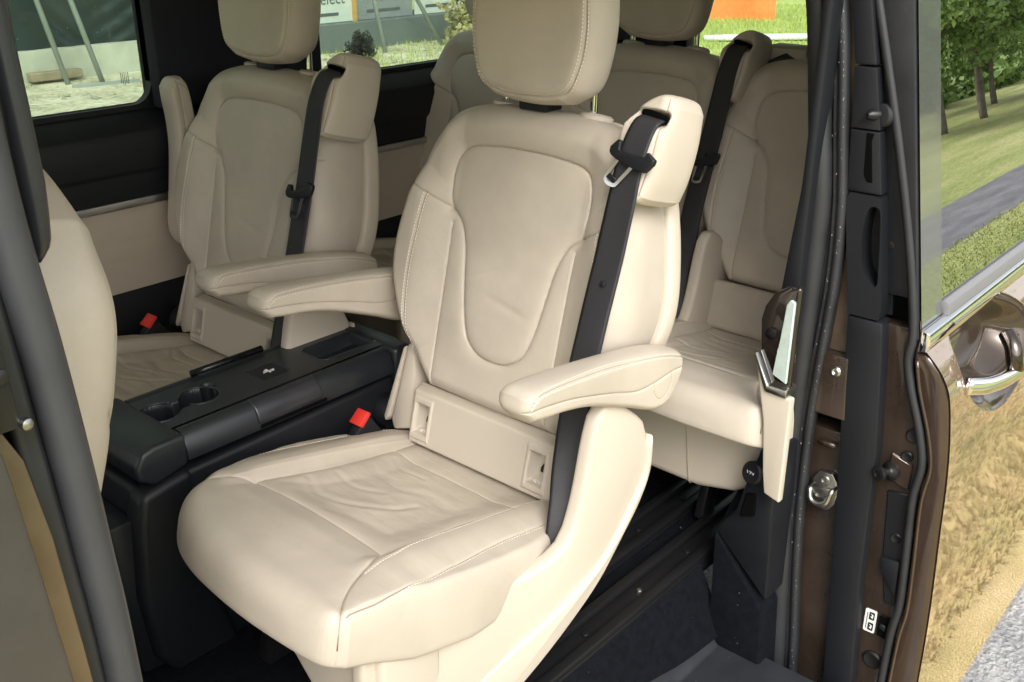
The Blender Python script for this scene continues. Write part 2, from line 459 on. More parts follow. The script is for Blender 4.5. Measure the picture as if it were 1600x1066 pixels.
# cushion
C_left = [(-.235, .47), (-.268, .40), (-.300, .30), (-.313, .17), (-.311, .04), (-.303, -.07), (-.285, -.15)]
C_right = [(.235, .47), (.268, .40), (.300, .30), (.313, .17), (.311, .04), (.303, -.07), (.292, -.165)]
C_left = [(-.235, .47), (-.268, .40), (-.300, .30), (-.310, .19), (-.305, .09), (-.292, .01), (-.268, -.065)]
C_front = [(-.268, -.065), (-.235, -.118), (-.17, -.160), (-.09, -.188), (0, -.203), (.10, -.210), (.20, -.206), (.265, -.195), (.292, -.165)]
inner = [(-.178, -.001), (-.172, .07), (-.165, .19), (-.170, .345), (-.178, .46)]
pipe = [(-.214, -.079), (-.199, .04), (-.196, .18), (-.192, .32), (-.186, .45)]
cst = [(-.280, -.165), (-.287, -.09), (-.276, .076), (-.266, .19), (-.262, .346), (-.248, .43)]
fcorner = [(-.178, -.001), (-.192, -.045), (-.214, -.079), (-.25, -.125), (-.278, -.165), (-.292, -.19)]
cstR = mir(cst)
cstL = [(-.248, -.075), (-.274, -.01), (-.281, .076), (-.274, .19), (-.262, .346), (-.248, .43)]
fcR = [(.178, -.001), (.198, -.045), (.212, -.080), (.228, -.112), (.250, -.146), (.270, -.168), (.284, -.180)]
fcL = [(-.178, -.001), (-.202, -.035), (-.225, -.062), (-.248, -.072)]
pipeL = [(-.205, -.055), (-.196, .04), (-.194, .18), (-.190, .32), (-.185, .45)]
cross = [(-.178, .004), (-.09, .012), (0, .012), (.09, .008), (.178, .000)]
rear = [(-.168, .352), (0, .356), (.170, .348)]
creases = [([(-.15, .105), (-.09, .085), (-.03, .10), (.03, .15), (.05, .20)], .0026, .008),
           ([(-.14, .17), (-.08, .165), (-.03, .19)], .0018, .007),
           ([(-.10, .25), (-.03, .23), (.03, .26), (.09, .24)], .0022, .012),
           ([(-.14, .325), (-.10, .305), (-.04, .31)], .0018, .006),
           ([(-.02, .045), (.05, .075), (.11, .08)], .0012, .012),
           ([(.06, .31), (.11, .26), (.13, .19)], .0010, .012),
           ([(-.155, .05), (-.12, .12), (-.11, .19)], .0014, .010)]
creases = [(cr(c, 30), a, b) for c, a, b in creases]
def cush_top(s, t):
    a = np.abs(s)
    bol = 0.021 * sst(a, .168, .205) * (1 - .8 * sst(a, .215, .30)) * sst(t, -.10, .04) * (1 - 0.5 * sst(t, .33, .47))
    pan = -0.010 * (1 - sst(a, .10, .17)) * sst(t, 0.02, .08) * (1 - sst(t, .36, .45))
    front = 0.008 * sst(-t, -.01, .05) - 0.010 * sst(-t, .08, .20) - .010 * sst(-s, .15, .30) * sst(-t, -.06, .08)
    w_ = 0
    P = np.stack([s, t], 1)
    for c, d, wd in creases:
        q = polydist(P, c); d = d * .62; w_ = w_ - d * np.exp(-(q / wd) ** 2) + 0.4 * d * np.exp(-((q - 1.9 * wd) / (wd * 1.1)) ** 2)
    side = 0.0012 * noise2(s * 2, t * 5) * sst(a, .2, .28)
    back = 0.0016 * noise2(s * 4 + 3, t * 5) * (1 - sst(a, .14, .17)) * sst(t, .02, .1)
    return bol + pan + front + w_ + side + back
def cush_bot(s, t):
    prof = np.interp(t, [-.21, -.12, -.03, .10, .18, .28, .40, .48], [-.088, -.100, -.120, -.124, -.110, -.078, -.055, -.05])
    return prof
cushpad = Pad([C_front, C_right[::-1], [(-.235, .47), (0, .47), (.235, .47)], C_left[::-1]], (CQ, BA, CU, CNn), cush_top, cush_bot,
              mid=lambda s, t: cush_bot(s, t) + .016, rt=lambda s, t: .020 + .034 * sst(-t, .0, .15) * (1 - sst(s, .2, .28)) + .03 * sst(-s, .18, .27) * (1 - sst(t, .0, .2)), rb=.012, pt=2.9,
              seams=[(cross, .0022, .0017, .0024, .008), (rear, .0024, .0018, .0025, .010)] +
                    [(f(inner), .0022, .0017, .0022, .007) for f in (list, mir)] +
                    [(pipeL, -.0018, .0020, .0012, .004), (mir(pipe), -.0020, .0020, .0014, .004)] +
                    [(c, .0034, .0017, .0025, .007) for c in (cstL, cstR)] +
                    [(c, .0036, .0019, .0034, .008) for c in (fcL, fcR)],
              nu=330, nv=330)

# headrest
HQ = (1.462, YC - .008, -0.330); HB = (0.06, 0, 0.998); HN = (-0.998, 0, 0.06)
H_l = [(-.088, .002), (-.130, .030), (-.150, .09), (-.156, .16), (-.146, .23), (-.118, .262)]
headpad = Pad([symx([(-.088, .002), (-.04, -.004), (0, -.006)]), mir(H_l), symx([(-.118, .262), (-.06, .278), (0, .28)]), H_l], (HQ, BA, HB, HN),
              lambda s, t: 0.004 - 0.012 * (t / .28) ** 2 + .0008 * noise2(s * 4, t * 4), -0.118, mid=-.05, rt=.036, rb=.060, pt=2.2, pb=2.0,
              seams=[(symx([(-.122, .27), (-.130, .20), (-.134, .13), (-.124, .07), (-.102, .030), (-.06, .016), (0, .013)]), .0030, .0017, .0025, .007)], nu=150, nv=170)

def rest_pad(yc):
    """armrest in side view: a = x, b = z"""
    L_ = [(1.074, -.737), (1.056, -.714), (1.060, -.690)]
    T_ = [(1.060, -.690), (1.09, -.681), (1.18, -.690), (1.30, -.706), (1.41, -.724), (1.49, -.745), (1.515, -.760)]
    R_ = [(1.502, -.815), (1.517, -.79), (1.515, -.760)]
    B_ = [(1.074, -.737), (1.11, -.744), (1.165, -.752), (1.234, -.770), (1.34, -.812), (1.42, -.846), (1.47, -.845), (1.502, -.815)]
    seamU = [(1.066, -.712), (1.080, -.698), (1.10, -.692), (1.182, -.698), (1.30, -.713), (1.431, -.739), (1.510, -.765)]
    seamL = [(1.060, -.713), (1.10, -.716), (1.177, -.729), (1.28, -.757), (1.356, -.781), (1.414, -.785), (1.471, -.782), (1.51, -.784)]
    cap_ = [(1.415, -.785), (1.414, -.802), (1.429, -.821), (1.448, -.822), (1.468, -.805), (1.470, -.782)]
    return Pad([B_, R_, T_, L_], ((0, yc, 0), (1, 0, 0), (0, 0, 1), (0, -1, 0)), .034, -.034, mid=0, rt=.015, rb=.015, pt=2.4, pb=2.4,
               seams=[(seamU, .0018, .0013, .0012, .005), (seamL, .0026, .0014, .0012, .005), (cap_, .0012, .0010, 0, .01)], nu=220, nv=90, both=True), seamU, seamL, cap_

boxpad = Pad([[(.262, .533), (.298, .519), (.318, .530)], [(.318, .530), (.328, .57), (.334, .63), (.332, .690)],
              [(.240, .655), (.262, .692), (.292, .712), (.318, .710), (.332, .690)], [(.262, .533), (.250, .58), (.241, .62), (.240, .655)]],
             (BQ, BA, BU, BN),
             lambda s, t: .052 - .026 * sst(t, .63, .71) - .012 * sst(s, .300, .334) - .040 * np.exp(-(((s - .289) / .029) ** 4 + ((t - .668) / .013) ** 4)),
             -.085, mid=-.03, rt=.012, rb=.016, pt=3.0, seams=[([(.314, .704), (.316, .62), (.306, .535)], .0018, .0012, .0006, .003)], nu=150, nv=160)

def at_back(s, t, off): return tuple(np.array(BQ) + np.array(BA) * s + np.array(BU) * t + np.array(BN) * off)

def make_seat(name, label, group, full=True):
    t = thing(name, label, 'seat', (1.10, YC, -1.42), group)
    cu_ = cushpad.build('cushion', LEATHER, t)
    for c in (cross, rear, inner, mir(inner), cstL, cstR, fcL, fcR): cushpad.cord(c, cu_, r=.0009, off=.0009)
    cushpad.stitch([(p[0] + .0045, p[1]) for p in cstR], cu_)
    cushpad.stitch([(p[0] + .0045, p[1]) for p in cstL], cu_)
    cushpad.stitch([(-(p[0] - .005), p[1]) for p in pipe], cu_, m=STITCH)
    bk = backpad.build('backrest', LEATHER, t)
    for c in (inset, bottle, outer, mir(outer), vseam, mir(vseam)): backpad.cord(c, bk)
    for f, sg in ((list, -1), (mir, 1)):
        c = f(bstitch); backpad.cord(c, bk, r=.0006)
        backpad.stitch([(p[0] + sg * .0045, p[1]) for p in c], bk)
        backpad.stitch([(p[0] - sg * .0045, p[1]) for p in c], bk)
    # moulded shell behind the backrest
    Pad([[(-.18, .05), (0, .05), (.18, .05)], [(p[0] * -1.035, p[1]) for p in B_left], [(p[0] * 1.035, p[1] + .004) for p in B_top], [(p[0] * 1.035, p[1]) for p in B_left]],
        (BQ, BA, BU, BN), -.105, -.155, mid=-.125, rt=.008, rb=.03, nu=40, nv=50).build('back_shell', PLASTIC_B, t)
    # headrest
    hr = headpad.build('headrest', LEATHER, t)
    hseam = symx([(-.122, .27), (-.130, .20), (-.134, .13), (-.124, .07), (-.102, .030), (-.06, .016), (0, .013)])
    for k in (-1, 1): headpad.stitch([(p[0] * (1 + k * .034), p[1] - k * .0045 * (1 if p[1] < .05 else 0)) for p in hseam], hr)
    for sg in (-1, 1):
        b = at_back(sg * .110, .62, -.060); tp = (b[0] + .004, b[1], -.25)
        pst = sweep('headrest_post', [b, tp], circ(.0072, 12), (1, 0, 0), CHROME, t, n=4)
        g = at_back(sg * .110, .655, -.060)
        lathe('post_collar', g, BU, [(.034, -.008), (.034, .004), (.028, .0085), (.010, .010)], PLASTIC_B, t, 20)
    box('headrest_hinge', (1.50, YC - .035, -.352), (1.55, YC + .035, -.325), DARK, hr, .004)
    # belt outlet at the shoulder
    bx = boxpad.build('belt_outlet', PLASTIC_B, t)
    sl = [(.263, .675), (.288, .666), (.322, .662), (.323, .672), (.296, .679), (.268, .688)]
    prism('outlet_slot', sl, 'z', .010, .0255, HOLE, bx, 0.002, 1, frame=(BQ, BA, BU, BN))
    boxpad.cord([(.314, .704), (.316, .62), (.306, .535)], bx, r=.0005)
    # lower back panel with two anchor recesses
    def panel_h(a, b):
        d = np.minimum.reduce([a + .198, .262 - a, b + .09, .046 - b])
        h = .004 - .03 * (1 - sst(d, 0.0, .016)) ** 2
        for c0 in (-.157, .163):
            fr = np.maximum(np.abs(a - c0 + .0) / .0235, np.abs(b + .023) / .040)
            h = h + .0030 * (sst(fr, .80, .88) - sst(fr, 1.08, 1.22)) * (fr > .5)
            h = h - .034 * (1 - sst(fr, .74, .84)) * np.where(b < -.047, 0.35 + 0 * b, 1.0)
        return h
    pn = hfield('lower_back_panel', np.linspace(-.198, .262, 250), np.linspace(-.09, .046, 120), panel_h, PLASTIC_B, t, (BQ, BA, BU, BN))
    for c0 in (-.157, .163):
        prism('anchor_hook', [(c0 + .002, -.03), (c0 + .017, -.03), (c0 + .017, -.014), (c0 + .008, -.010), (c0 + .002, -.02)], 'z', -.024, -.008, BLACK, pn, .002, 1, frame=(BQ, BA, BU, BN))
        # round child-seat symbol and the raised word strip
        V, Fc = sweep('', [np.array(at_back(c0 + .0095 * cos(q), -.0555 + .0075 * sin(q), -.0065)) for q in np.linspace(0, 2 * pi, 25)], circ(.0006, 5), BN, None, cap=False, raw=True)
        link_mesh('child_seat_symbol', V, Fc, WHITEP, pn)
        prism('child_seat_figure', [(c0 - .004, -.060), (c0 + .004, -.0605), (c0 + .005, -.056), (c0 - .0005, -.0565), (c0 - .003, -.050), (c0 - .0055, -.051)], 'z', -.0075, -.0062, WHITEP, pn, 0, frame=(BQ, BA, BU, BN))
        text_mesh('anchor_lettering', "ISOFIX", .0068, (at_back(c0, .0125, .0066), BA, BU, BN), PLASTIC_D, pn)
    # base, skirt and rim
    sk = [(1.262, -.84), (1.285, -.795), (1.325, -.795), (1.378, -.835), (1.418, -.872), (1.430, -.92), (1.428, -.975), (1.395, -1.03), (1.344, -1.080), (1.287, -1.133), (1.215, -1.190),
          (1.121, -1.265), (1.02, -1.34), (.93, -1.41), (.84, -1.41), (.795, -1.30), (.775, -1.12), (.80, -1.03), (.95, -1.05), (1.09, -1.065), (1.168, -1.055), (1.208, -1.03), (1.235, -.96)]
    sk1 = prism('base_skirt', [tuple(p) for p in cr(sk, 70, True)], 'y', .912, .945, PLASTIC_B, t, .010, 3)
    rim_o = cr([(1.437, -.90), (1.433, -.975), (1.40, -1.033), (1.348, -1.085), (1.29, -1.139), (1.218, -1.196), (1.124, -1.272), (1.02, -1.348), (.93, -1.405)], 40)
    rim_i = cr([(1.421, -.92), (1.412, -.985), (1.362, -1.045), (1.304, -1.098), (1.226, -1.142), (1.12, -1.190), (1.0, -1.245), (.90, -1.31), (.84, -1.38)], 40)
    sk2 = prism('skirt_rim', [tuple(p) for p in rim_o] + [tuple(p) for p in rim_i[::-1]], 'y', .902, .935, PLASTIC_B, t, .008, 3)
    for o_ in (sk1, sk2):
        for v_ in o_.data.vertices:
            xx = v_.co.x + 1.10; q = min(1, max(0, (xx - .88) / .42)); v_.co.y += .072 * (1 - q * q * (3 - 2 * q))
    prism('base_front', [(y_, z_) for y_, z_ in ((.968, -1.03), (1.36, -1.03), (1.33, -1.09), (1.20, -1.18), (1.10, -1.28), (1.06, -1.40), (.968, -1.40))], 'x', .80, .93, PLASTIC_B, t, .012, 3)
    for sg in (-1, 1):
        y0 = YC + sg * .20
        prism('leg', [(.99, -1.12), (1.32, -1.12), (1.29, -1.22), (1.36, -1.405), (1.16, -1.405), (1.20, -1.25), (1.05, -1.405), (.90, -1.405)], 'y', y0 - .022, y0 + .022, RAILM, t, .006, 2)
        lathe('leg_bolt', (1.26, y0 - .024, -1.30), (0, -1, 0), [(.022, -.004), (.022, .006), (.014, .010)], RAILM, t, 16)
    sweep('front_bar', [(.90, YC - .24, -1.22), (.90, YC + .24, -1.22)], circ(.014), (0, 0, 1), RAILM, t, n=3)
    # bracket beside the backrest, recline knob, buckle
    prism('recliner_cover', [(-.246, .12), (-.228, .13), (-.212, .05), (-.199, -.06), (-.250, -.078), (-.262, -.06)], 'z', -.06, -.012, PLASTIC_B, t, .006, 2, frame=(BQ, BA, BU, BN))
    prism('recliner_cover_edge', [(-.258, .11), (-.250, .115), (-.268, -.05), (-.280, -.068), (-.287, -.058)], 'z', -.075, -.012, PLASTIC_B, t, .004, 2, frame=(BQ, BA, BU, BN))
    lathe('recline_knob', (1.375, 1.580, -1.054), (-.3, 1, .1), [(.040, -.012), (.042, .004), (.036, .02), (.02, .026)], BLACK, t, 24)
    bk_ = prism('buckle', [(1.19, -1.06), (1.30, -1.06), (1.262, -1.004), (1.245, -1.002), (1.222, -1.022)], 'y', 1.507, 1.533, BLACK, t, .005, 2)
    prism('release_button', [(1.222, -1.008), (1.250, -.984), (1.260, -.992), (1.234, -1.018)], 'y', 1.503, 1.537, RED, bk_, .003, 2)
    if full:
        for k, yc_ in enumerate((.928, 1.598)):
            pad, sU, sL, cp_ = rest_pad(yc_)
            ar = pad.build('armrest', LEATHER, t)
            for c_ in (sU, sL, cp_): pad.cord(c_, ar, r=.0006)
            pad.stitch([(p[0], p[1] + .004) for p in sU], ar, ln=.0036, gap=.003)
            pad.stitch([(p[0], p[1] - .0035) for p in sU[1:]], ar, ln=.0036, gap=.003)
            lathe('armrest_pivot', (1.455, yc_ + (.05 if k == 0 else -.05), -.80), (0, 1, 0), [(.03, -.03), (.03, .03)], PLASTIC_B, ar, 20)
    return t

def ribbon(name, pts, wdt, ups, parent, thick=.0016, n=60, material=None, waves=None):
    """strap: pts centre line, ups normal directions; width given or list"""
    x = np.linspace(0, 1, n)
    wv = np.interp(x, np.linspace(0, 1, len(wdt)), wdt) if isinstance(wdt, (list, tuple)) else np.full(n, wdt)
    prof = []
    k = np.linspace(-1, 1, 9)
    for i in range(n):
        cup = (waves[1] * sin(x[i] * waves[0]) if waves else 0)
        topp = [(q * wv[i] / 2, thick / 2 * (1 - abs(q) ** 8) + cup * (q * q)) for q in k]
        bot = [(q * wv[i] / 2, -thick / 2 * (1 - abs(q) ** 8) + cup * (q * q)) for q in k[::-1][1:-1]]
        prof.append(topp + bot)
    return sweep(name, pts, np.array(prof), ups, material or BLACKBELT, parent, n=n)

def tongue(parent, at, du, dr, dn, sc=1.0):
    """belt tongue: at = centre, du = up along the belt, dr = right, dn = out"""
    fr = (at, dr, du, dn)
    body = [(-.045, .004), (-.044, .013), (-.030, .027), (-.023, .023), (-.024, .009), (-.005, .004), (.030, .003), (.032, .013), (.050, .001), (.048, -.007), (.034, -.023), (.013, -.020), (-.028, -.008), (-.040, -.002)]
    o = prism('tongue', [(a * sc, b * sc) for a, b in body], 'z', .001, .013, BLACK, parent, .003, 3, frame=fr)
    ring = [(-.026, -.006), (-.044, -.038), (-.045, -.045), (-.038, -.050), (-.026, -.052), (-.019, -.046), (.006, -.014)]
    V, Fc = sweep('', [np.array(at) + np.array(dr) * a * sc + np.array(du) * b * sc + np.array(dn) * .006 for a, b in cr(ring, 30)], [(-.0034, -.0012), (.0034, -.0012), (.0034, .0012), (-.0034, .0012)], dn, None, raw=True)
    link_mesh('tongue_plate', V, Fc, CHROME, parent, sharp=40)
    prism('tongue_tip', [(a * sc, b * sc) for a, b in [(-.044, -.040), (-.026, -.049), (-.020, -.042), (-.037, -.032)]], 'z', .0075, .0095, BLACK, parent, .001, 1, frame=fr)
    return o

def seat_belt(parent):
    path = [at_back(.292, .672, .020), at_back(.290, .655, .046), at_back(.284, .60, .058), at_back(.280, .52, .057), at_back(.272, .42, .052), at_back(.262, .30, .050),
            at_back(.258, .18, .050), (1.278, .985, -.93), (1.245, .966, -.985), (1.222, .957, -1.04), (1.21, .957, -1.10)]
    ups = [BN] * 6 + [(-.95, -.05, .25), (-.9, -.2, .25), (-.85, -.4, .2), (-.8, -.5, .2), (-.8, -.55, .2)]
    b = ribbon('seat_belt', path, [.050, .055, .060, .062, .062, .062, .062, .060, .055, .050, .044], ups, parent, n=90, waves=(9, .0016))
    du = np.array(BU); 
    tongue(b, at_back(.289, .598, .060), BU, BA, BN)
    lathe('belt_button', at_back(.270, .372, .0515), BN, [(.0062, 0), (.0062, .003), (.004, .0042)], BLACK, b, 14)
    return b

near_seat = make_seat('captain_seat', 'cream leather captain seat nearest the open door, both armrests lowered, its whole cushion in view', 'cream leather seats inside the van')
seat_belt(near_seat)

def copy_obj(o, parent):
    c = o.copy(); COL.objects.link(c); c.parent = parent; return c
def dup(root, dloc, label, skip=(), mirror=False):
    r = root.copy(); COL.objects.link(r); r['label'] = label
    L0 = ROOTS[root.name]; ROOTS[r.name] = L0 + Vector(dloc)
    r.location = W(tuple(ROOTS[r.name]))
    if mirror: r.scale = (1, -1, 1)
    for ch in list(root.children):
        kind_ = ch.name.split('.')[0]
        if kind_ in skip: continue
        c = copy_obj(ch, r)
        for g in ch.children: copy_obj(g, c)
    return r

far_seat = dup(near_seat, (0, .85, 0), 'cream leather captain seat beyond the black console, one armrest folded upright by the far wall')
arms = [c for c in far_seat.children if c.name.startswith('armrest')]
la = max(arms, key=lambda o: sum((o.matrix_local @ v.co).y for v in list(o.data.vertices)[:50]))
# fold the outer armrest up about its pivot
piv = Vector((1.455 - 1.10, 0, -.80 + 1.42))
M = Matrix.Translation(piv) @ Matrix.Rotation(radians(77), 4, 'Y') @ Matrix.Translation(-piv)
la.matrix_local = Matrix.Translation((-.03, -.03, 0)) @ M
def lower_tongue(root, dt):
    for b in root.children:
        if b.name.startswith('seat_belt'):
            for g in b.children:
                if g.name.startswith('tongue') or g.name.startswith('tongue_'):
                    c0 = Vector(at_back(.289, .598, .060)) - Vector(root_loc(near_seat)); c1 = Vector(at_back(.270, .598 - dt, .057)) - Vector(root_loc(near_seat))
                    g.matrix_local = Matrix.Translation(c1) @ Matrix.Rotation(radians(26), 4, Vector(BN)) @ Matrix.Translation(-c0)
                    for h_ in []: pass
lower_tongue(far_seat, .205)
R3 = ('armrest', 'recliner_cover_edge')
mid_seat = dup(near_seat, (1.017, .402, 0), 'rear row cream leather seat in the middle, black belt hanging down beside it', R3)
left_seat = dup(near_seat, (1.017, 1.0, 0), 'rear row cream leather seat in the far corner, mostly hidden behind another headrest', R3 + ('seat_belt', 'belt_outlet'))
right_seat = dup(near_seat, (1.017, -.14, 0), 'rear row cream leather seat beside the door pillar, without a visible headrest', R3 + ('seat_belt', 'headrest', 'headrest_post', 'post_collar', 'belt_outlet', 'base_skirt', 'skirt_rim', 'base_front', 'buckle', 'lower_back_panel'))
lower_tongue(mid_seat, .24)
boxo = box('belt_outlet', (2.60, 1.235, -.52), (2.70, 1.375, -.335), PLASTIC_B, right_seat, .018)
belt3 = ribbon('seat_belt', [(2.64, 1.25, -.352), (2.60, 1.27, -.362), (2.56, 1.33, -.40), (2.55, 1.41, -.47), (2.545, 1.45, -.60), (2.54, 1.475, -.76), (2.52, 1.49, -.95), (2.50, 1.53, -1.13)], .05, [(-.8, 0, .6), (-.9, -.2, .4), (-.9, -.3, .2), (-.9, -.4, .1), (-.9, -.4, .1), (-.9, -.4, .1), (-.9, -.4, .1), (-.9, -.4, .1)], right_seat, n=50)
lb2 = prism('lower_back_panel', [(-.24, -.09), (.262, -.09), (.262, .046), (-.24, .046)], 'z', -.03, .006, LEATHER, near_seat, .014, 4, frame=(BQ, BA, BU, BN)); lb2.parent = right_seat
val = prism('front_valance', [(1.42, -1.05), (.865, -1.05), (.850, -1.12), (.872, -1.185), (.935, -1.228), (1.03, -1.250), (1.20, -1.248), (1.42, -1.24)], 'x', 1.835, 2.25, PLASTIC_B, right_seat, .022, 4)
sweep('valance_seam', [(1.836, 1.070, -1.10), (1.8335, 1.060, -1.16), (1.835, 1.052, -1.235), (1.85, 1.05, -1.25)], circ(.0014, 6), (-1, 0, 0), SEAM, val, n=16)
for q in ('mid_leg', ):
    prism('leg_arm', [(1.98, -1.20), (2.06, -1.20), (1.99, -1.40), (1.93, -1.40)], 'y', 1.06, 1.085, RAILM, right_seat, .005, 2)
    prism('leg_arm', [(1.90, -1.20), (2.08, -1.20), (2.06, -1.30), (1.94, -1.30)], 'y', 1.02, 1.04, RAILM, right_seat, .005, 2)
    lathe('leg_bolt', (1.93, 1.01, -1.262), (-.4, -1, 0), [(.024, -.01), (.024, .004), (.016, .008), (.010, .016)], RAILM, right_seat, 18)

# ================================================================== FLOOR, STEP, RAILS
def struct(o, m=None): o['kind'] = 'structure'; return o
flo = box('van_floor', (-.9, .99, -1.46), (3.95, 2.56, -1.42), CARPET, None, 0)
struct(flo)
def step_h(x, y):
    wall = .155 * sst(y, .90, .985)
    q = np.maximum(x - 1.62, y - .915)
    qc = np.where((x > 1.54) & (y > .835), np.hypot(x - 1.54, y - .835) - .08, q)
    return -.005 + wall - .075 * (1 - sst(qc, -.035, .0)) + .004 * np.exp(-((qc - .006) / .006) ** 2)
stp = hfield('step_plate', np.linspace(.36, 1.81, 300), np.linspace(.62, .985, 140), step_h, STEPM, None, ((0, 0, -1.60), (1, 0, 0), (0, 1, 0), (0, 0, 1)))
struct(stp)
def carpet_h(x, y):
    return .176 * sst(y, .895, .985) + .0015 * np.sin(x * 31) * np.sin(y * 60)
cst_ = hfield('step_side_carpet', np.linspace(.30, 1.79, 90), np.linspace(0, 1, 30), lambda a, b: 0 * a, CARPET, None, ((0, 0, -1.60), (1, 0, 0), (0, 1, 0), (0, 0, 1)))
me = cst_.data; xx_ = np.linspace(.30, 1.79, 90); base_ = np.array(ROOTS[cst_.name]); vi = 0
for x in xx_:
    y0 = np.interp(x, [.3, 1.30, 1.45, 1.60, 1.70, 1.79], [.945, .940, .928, .915, .910, .905])
    for b in np.linspace(0, 1, 30):
        y = y0 + (1.0 - y0) * b
        me.vertices[vi].co = (x - base_[0], y - base_[1], -1.60 + float(carpet_h(np.array(x), np.array(y))) + .010 - base_[2]); vi += 1
struct(cst_)
box('floor_lip', (-.9, .975, -1.45), (3.9, 1.0, -1.419), CARPET, None, .006)['kind'] = 'structure'
for k, (ya, nm) in enumerate(((1.02, 'outer'), (1.16, 'inner'))):
    tr = thing('seat_rail', 'black metal floor rail nearest the door step, running under the seats' if k == 0 else 'black metal floor rail running beside the one nearest the step', 'rail', (1.9, ya, -1.42), 'floor rails of the seats')
    box('rail_base', (-.3, ya - .045, -1.419), (3.7, ya + .045, -1.409), RAILM, tr, .002)
    box('rail_lip', (-.3, ya - .045, -1.409), (3.7, ya - .022, -1.392), RAILM, tr, .003)
    box('rail_lip', (-.3, ya + .022, -1.409), (3.7, ya + .045, -1.392), RAILM, tr, .003)
    for xx in np.arange(.2, 3.3, .2):
        lathe('rail_bolt', (xx, ya, -1.409), (0, 0, 1), [(.008, 0), (.008, .004), (.005, .006)], STEEL if k == 0 and abs(xx - 1.6) < .11 else RAILM, tr, 8)

# ================================================================== VAN BODY
van = thing('van_body', 'brown van body with its side door opening, dark window pillars and black rubber seals', 'van', (1.5, 1.687, -1.46))
# far wall
box('lower_wall_panel', (-.8, 2.50, -1.42), (3.9, 2.56, -.955), BLACK, van, .004)
def wall_h(x, z): 
    return .012 * sst(z, -.95, -.90) - .0 * x
hfield('beige_door_panel', np.linspace(-.8, 3.85, 90), np.linspace(-.955, -.722, 30),
       lambda x, z: .010 + .006 * np.sin((z + .955) / .233 * pi) - .004 * np.exp(-((np.hypot(x - .98, (z + .55)) - .41) / .006) ** 2), PLASTIC_D, van, ((0, 2.51, 0), (1, 0, 0), (0, 0, 1), (0, -1, 0)))
sweep('panel_trim_strip', [(-.8, 2.488, -.714), (3.85, 2.488, -.714)], [(-.010, -.006), (.010, -.006), (.010, .006), (.002, .009), (-.010, .006)], (0, -1, 0), SATIN, van, sharp=40, n=8)
prism('upper_door_panel', [(2.56, -.722), (2.50, -.722), (2.490, -.70), (2.492, -.64), (2.484, -.63), (2.478, -.56), (2.486, -.530), (2.53, -.492), (2.565, -.478), (2.60, -.478)], 'x', -.8, 3.9, DARK, van, .004, 2)
sweep('window_sill_seal', [(-.8, 2.566, -.476), (3.6, 2.566, -.476)], circ(.007, 8), (0, 0, 1), RUBBER, van, n=4)
def pillar(nm, x0, x1, y0=2.50, y1=2.60, m=NAVY): return box(nm, (x0, y0, -.49), (x1, y1, .06), m, van, .015)
def window_frame(nm, x0, x1, z0, z1, r):
    """thin dark frame with rounded inner corners around a pane"""
    outer_ = [(x0 - .03, z0 - .03), (x1 + .03, z0 - .03), (x1 + .03, z1 + .03), (x0 - .03, z1 + .03)]
    inn = rrect(x0, z0, x1, z1, r, 8)
    V = []; Fc = []
    for y_ in (2.545, 2.572):
        for p in inn: V.append((p[0], y_, p[1]))
    n = len(inn)
    oc = []
    for p in inn:
        cx, cz = (x0 + x1) / 2, (z0 + z1) / 2
        oc.append((x1 + .03 if p[0] > cx else x0 - .03, z1 + .03 if p[1] > cz else z0 - .03))
    for y_ in (2.545, 2.572):
        for i, p in enumerate(inn):
            q = oc[i]
            # keep straight parts straight
            V.append((q[0] if (abs(p[0] - x0) < 1e-6 or abs(p[0] - x1) < 1e-6 or True) else p[0], y_, q[1]))
    for i in range(n):
        j = (i + 1) % n
        Fc.append((i, j, 2 * n + j, 2 * n + i)); Fc.append((n + i, n + j, j, i)); 
        Fc.append((n + j, n + i, 3 * n + i, 3 * n + j))
    link_mesh(nm, V, Fc, DARK, van, smooth=False)
pillar('front_pillar_far', -.05, .12)
pillar('middle_pillar_far', 1.44, 1.99)
pillar('rear_pillar_far', 3.18, 3.95)
window_frame('window_frame', .13, 1.44, -.472, .04, .055)
window_frame('window_frame', 1.985, 3.18, -.472, .04, .05)
for (x0, x1) in ((.10, 1.47), (1.96, 3.21)):
    box('window_pane', (x0, 2.575, -.50), (x1, 2.579, .06), GLASS_T, van, 0)
# outer skin of the far side
box('far_outer_skin', (-1.6, 2.61, -1.75), (3.95, 2.63, -.50), PAINT, van, .004)
# tailgate with its window
box('tailgate_lower', (3.90, .85, -1.42), (3.95, 2.56, -.60), DARK, van, .01)
box('tailgate_pillar', (3.88, .80, -.60), (3.95, 1.00, .06), DARK, van, .01)
box('tailgate_pillar', (3.88, 2.40, -.60), (3.95, 2.56, .06), DARK, van, .01)
box('rear_window_pane', (3.92, 1.0, -.62), (3.924, 2.4, .06), GLASS_R, van, 0)
# near side behind the door opening
box('near_quarter_wall', (1.97, .84, -1.42), (3.9, .87, -.50), DARK, van, .01)
box('near_quarter_pillar', (1.93, .84, -.50), (2.25, .885, .06), NAVY, van, .01)
box('near_quarter_header', (2.25, .84, -.08), (3.9, .87, .06), DARK, van, .01)
box('near_quarter_pane', (2.25, .850, -.50), (3.9, .854, -.08), GLASS_T, van, 0)
# roof
box('roof_lining', (-1.2, .76, .055), (3.95, 2.60, .075), LINER, van, .004)
box('roof_skin', (-1.3, .72, .10), (4.0, 2.66, .12), PAINT, van, .01)
box('door_header', (.2, .76, .03), (2.0, .84, .10), DARK, van, .01)
box('near_sill', (-1.5, .57, -1.93), (1.93, .645, -1.63), PAINT, van, .02)
box('near_sill_inner', (.30, .645, -1.90), (1.93, .99, -1.70), DARK, van, .01)
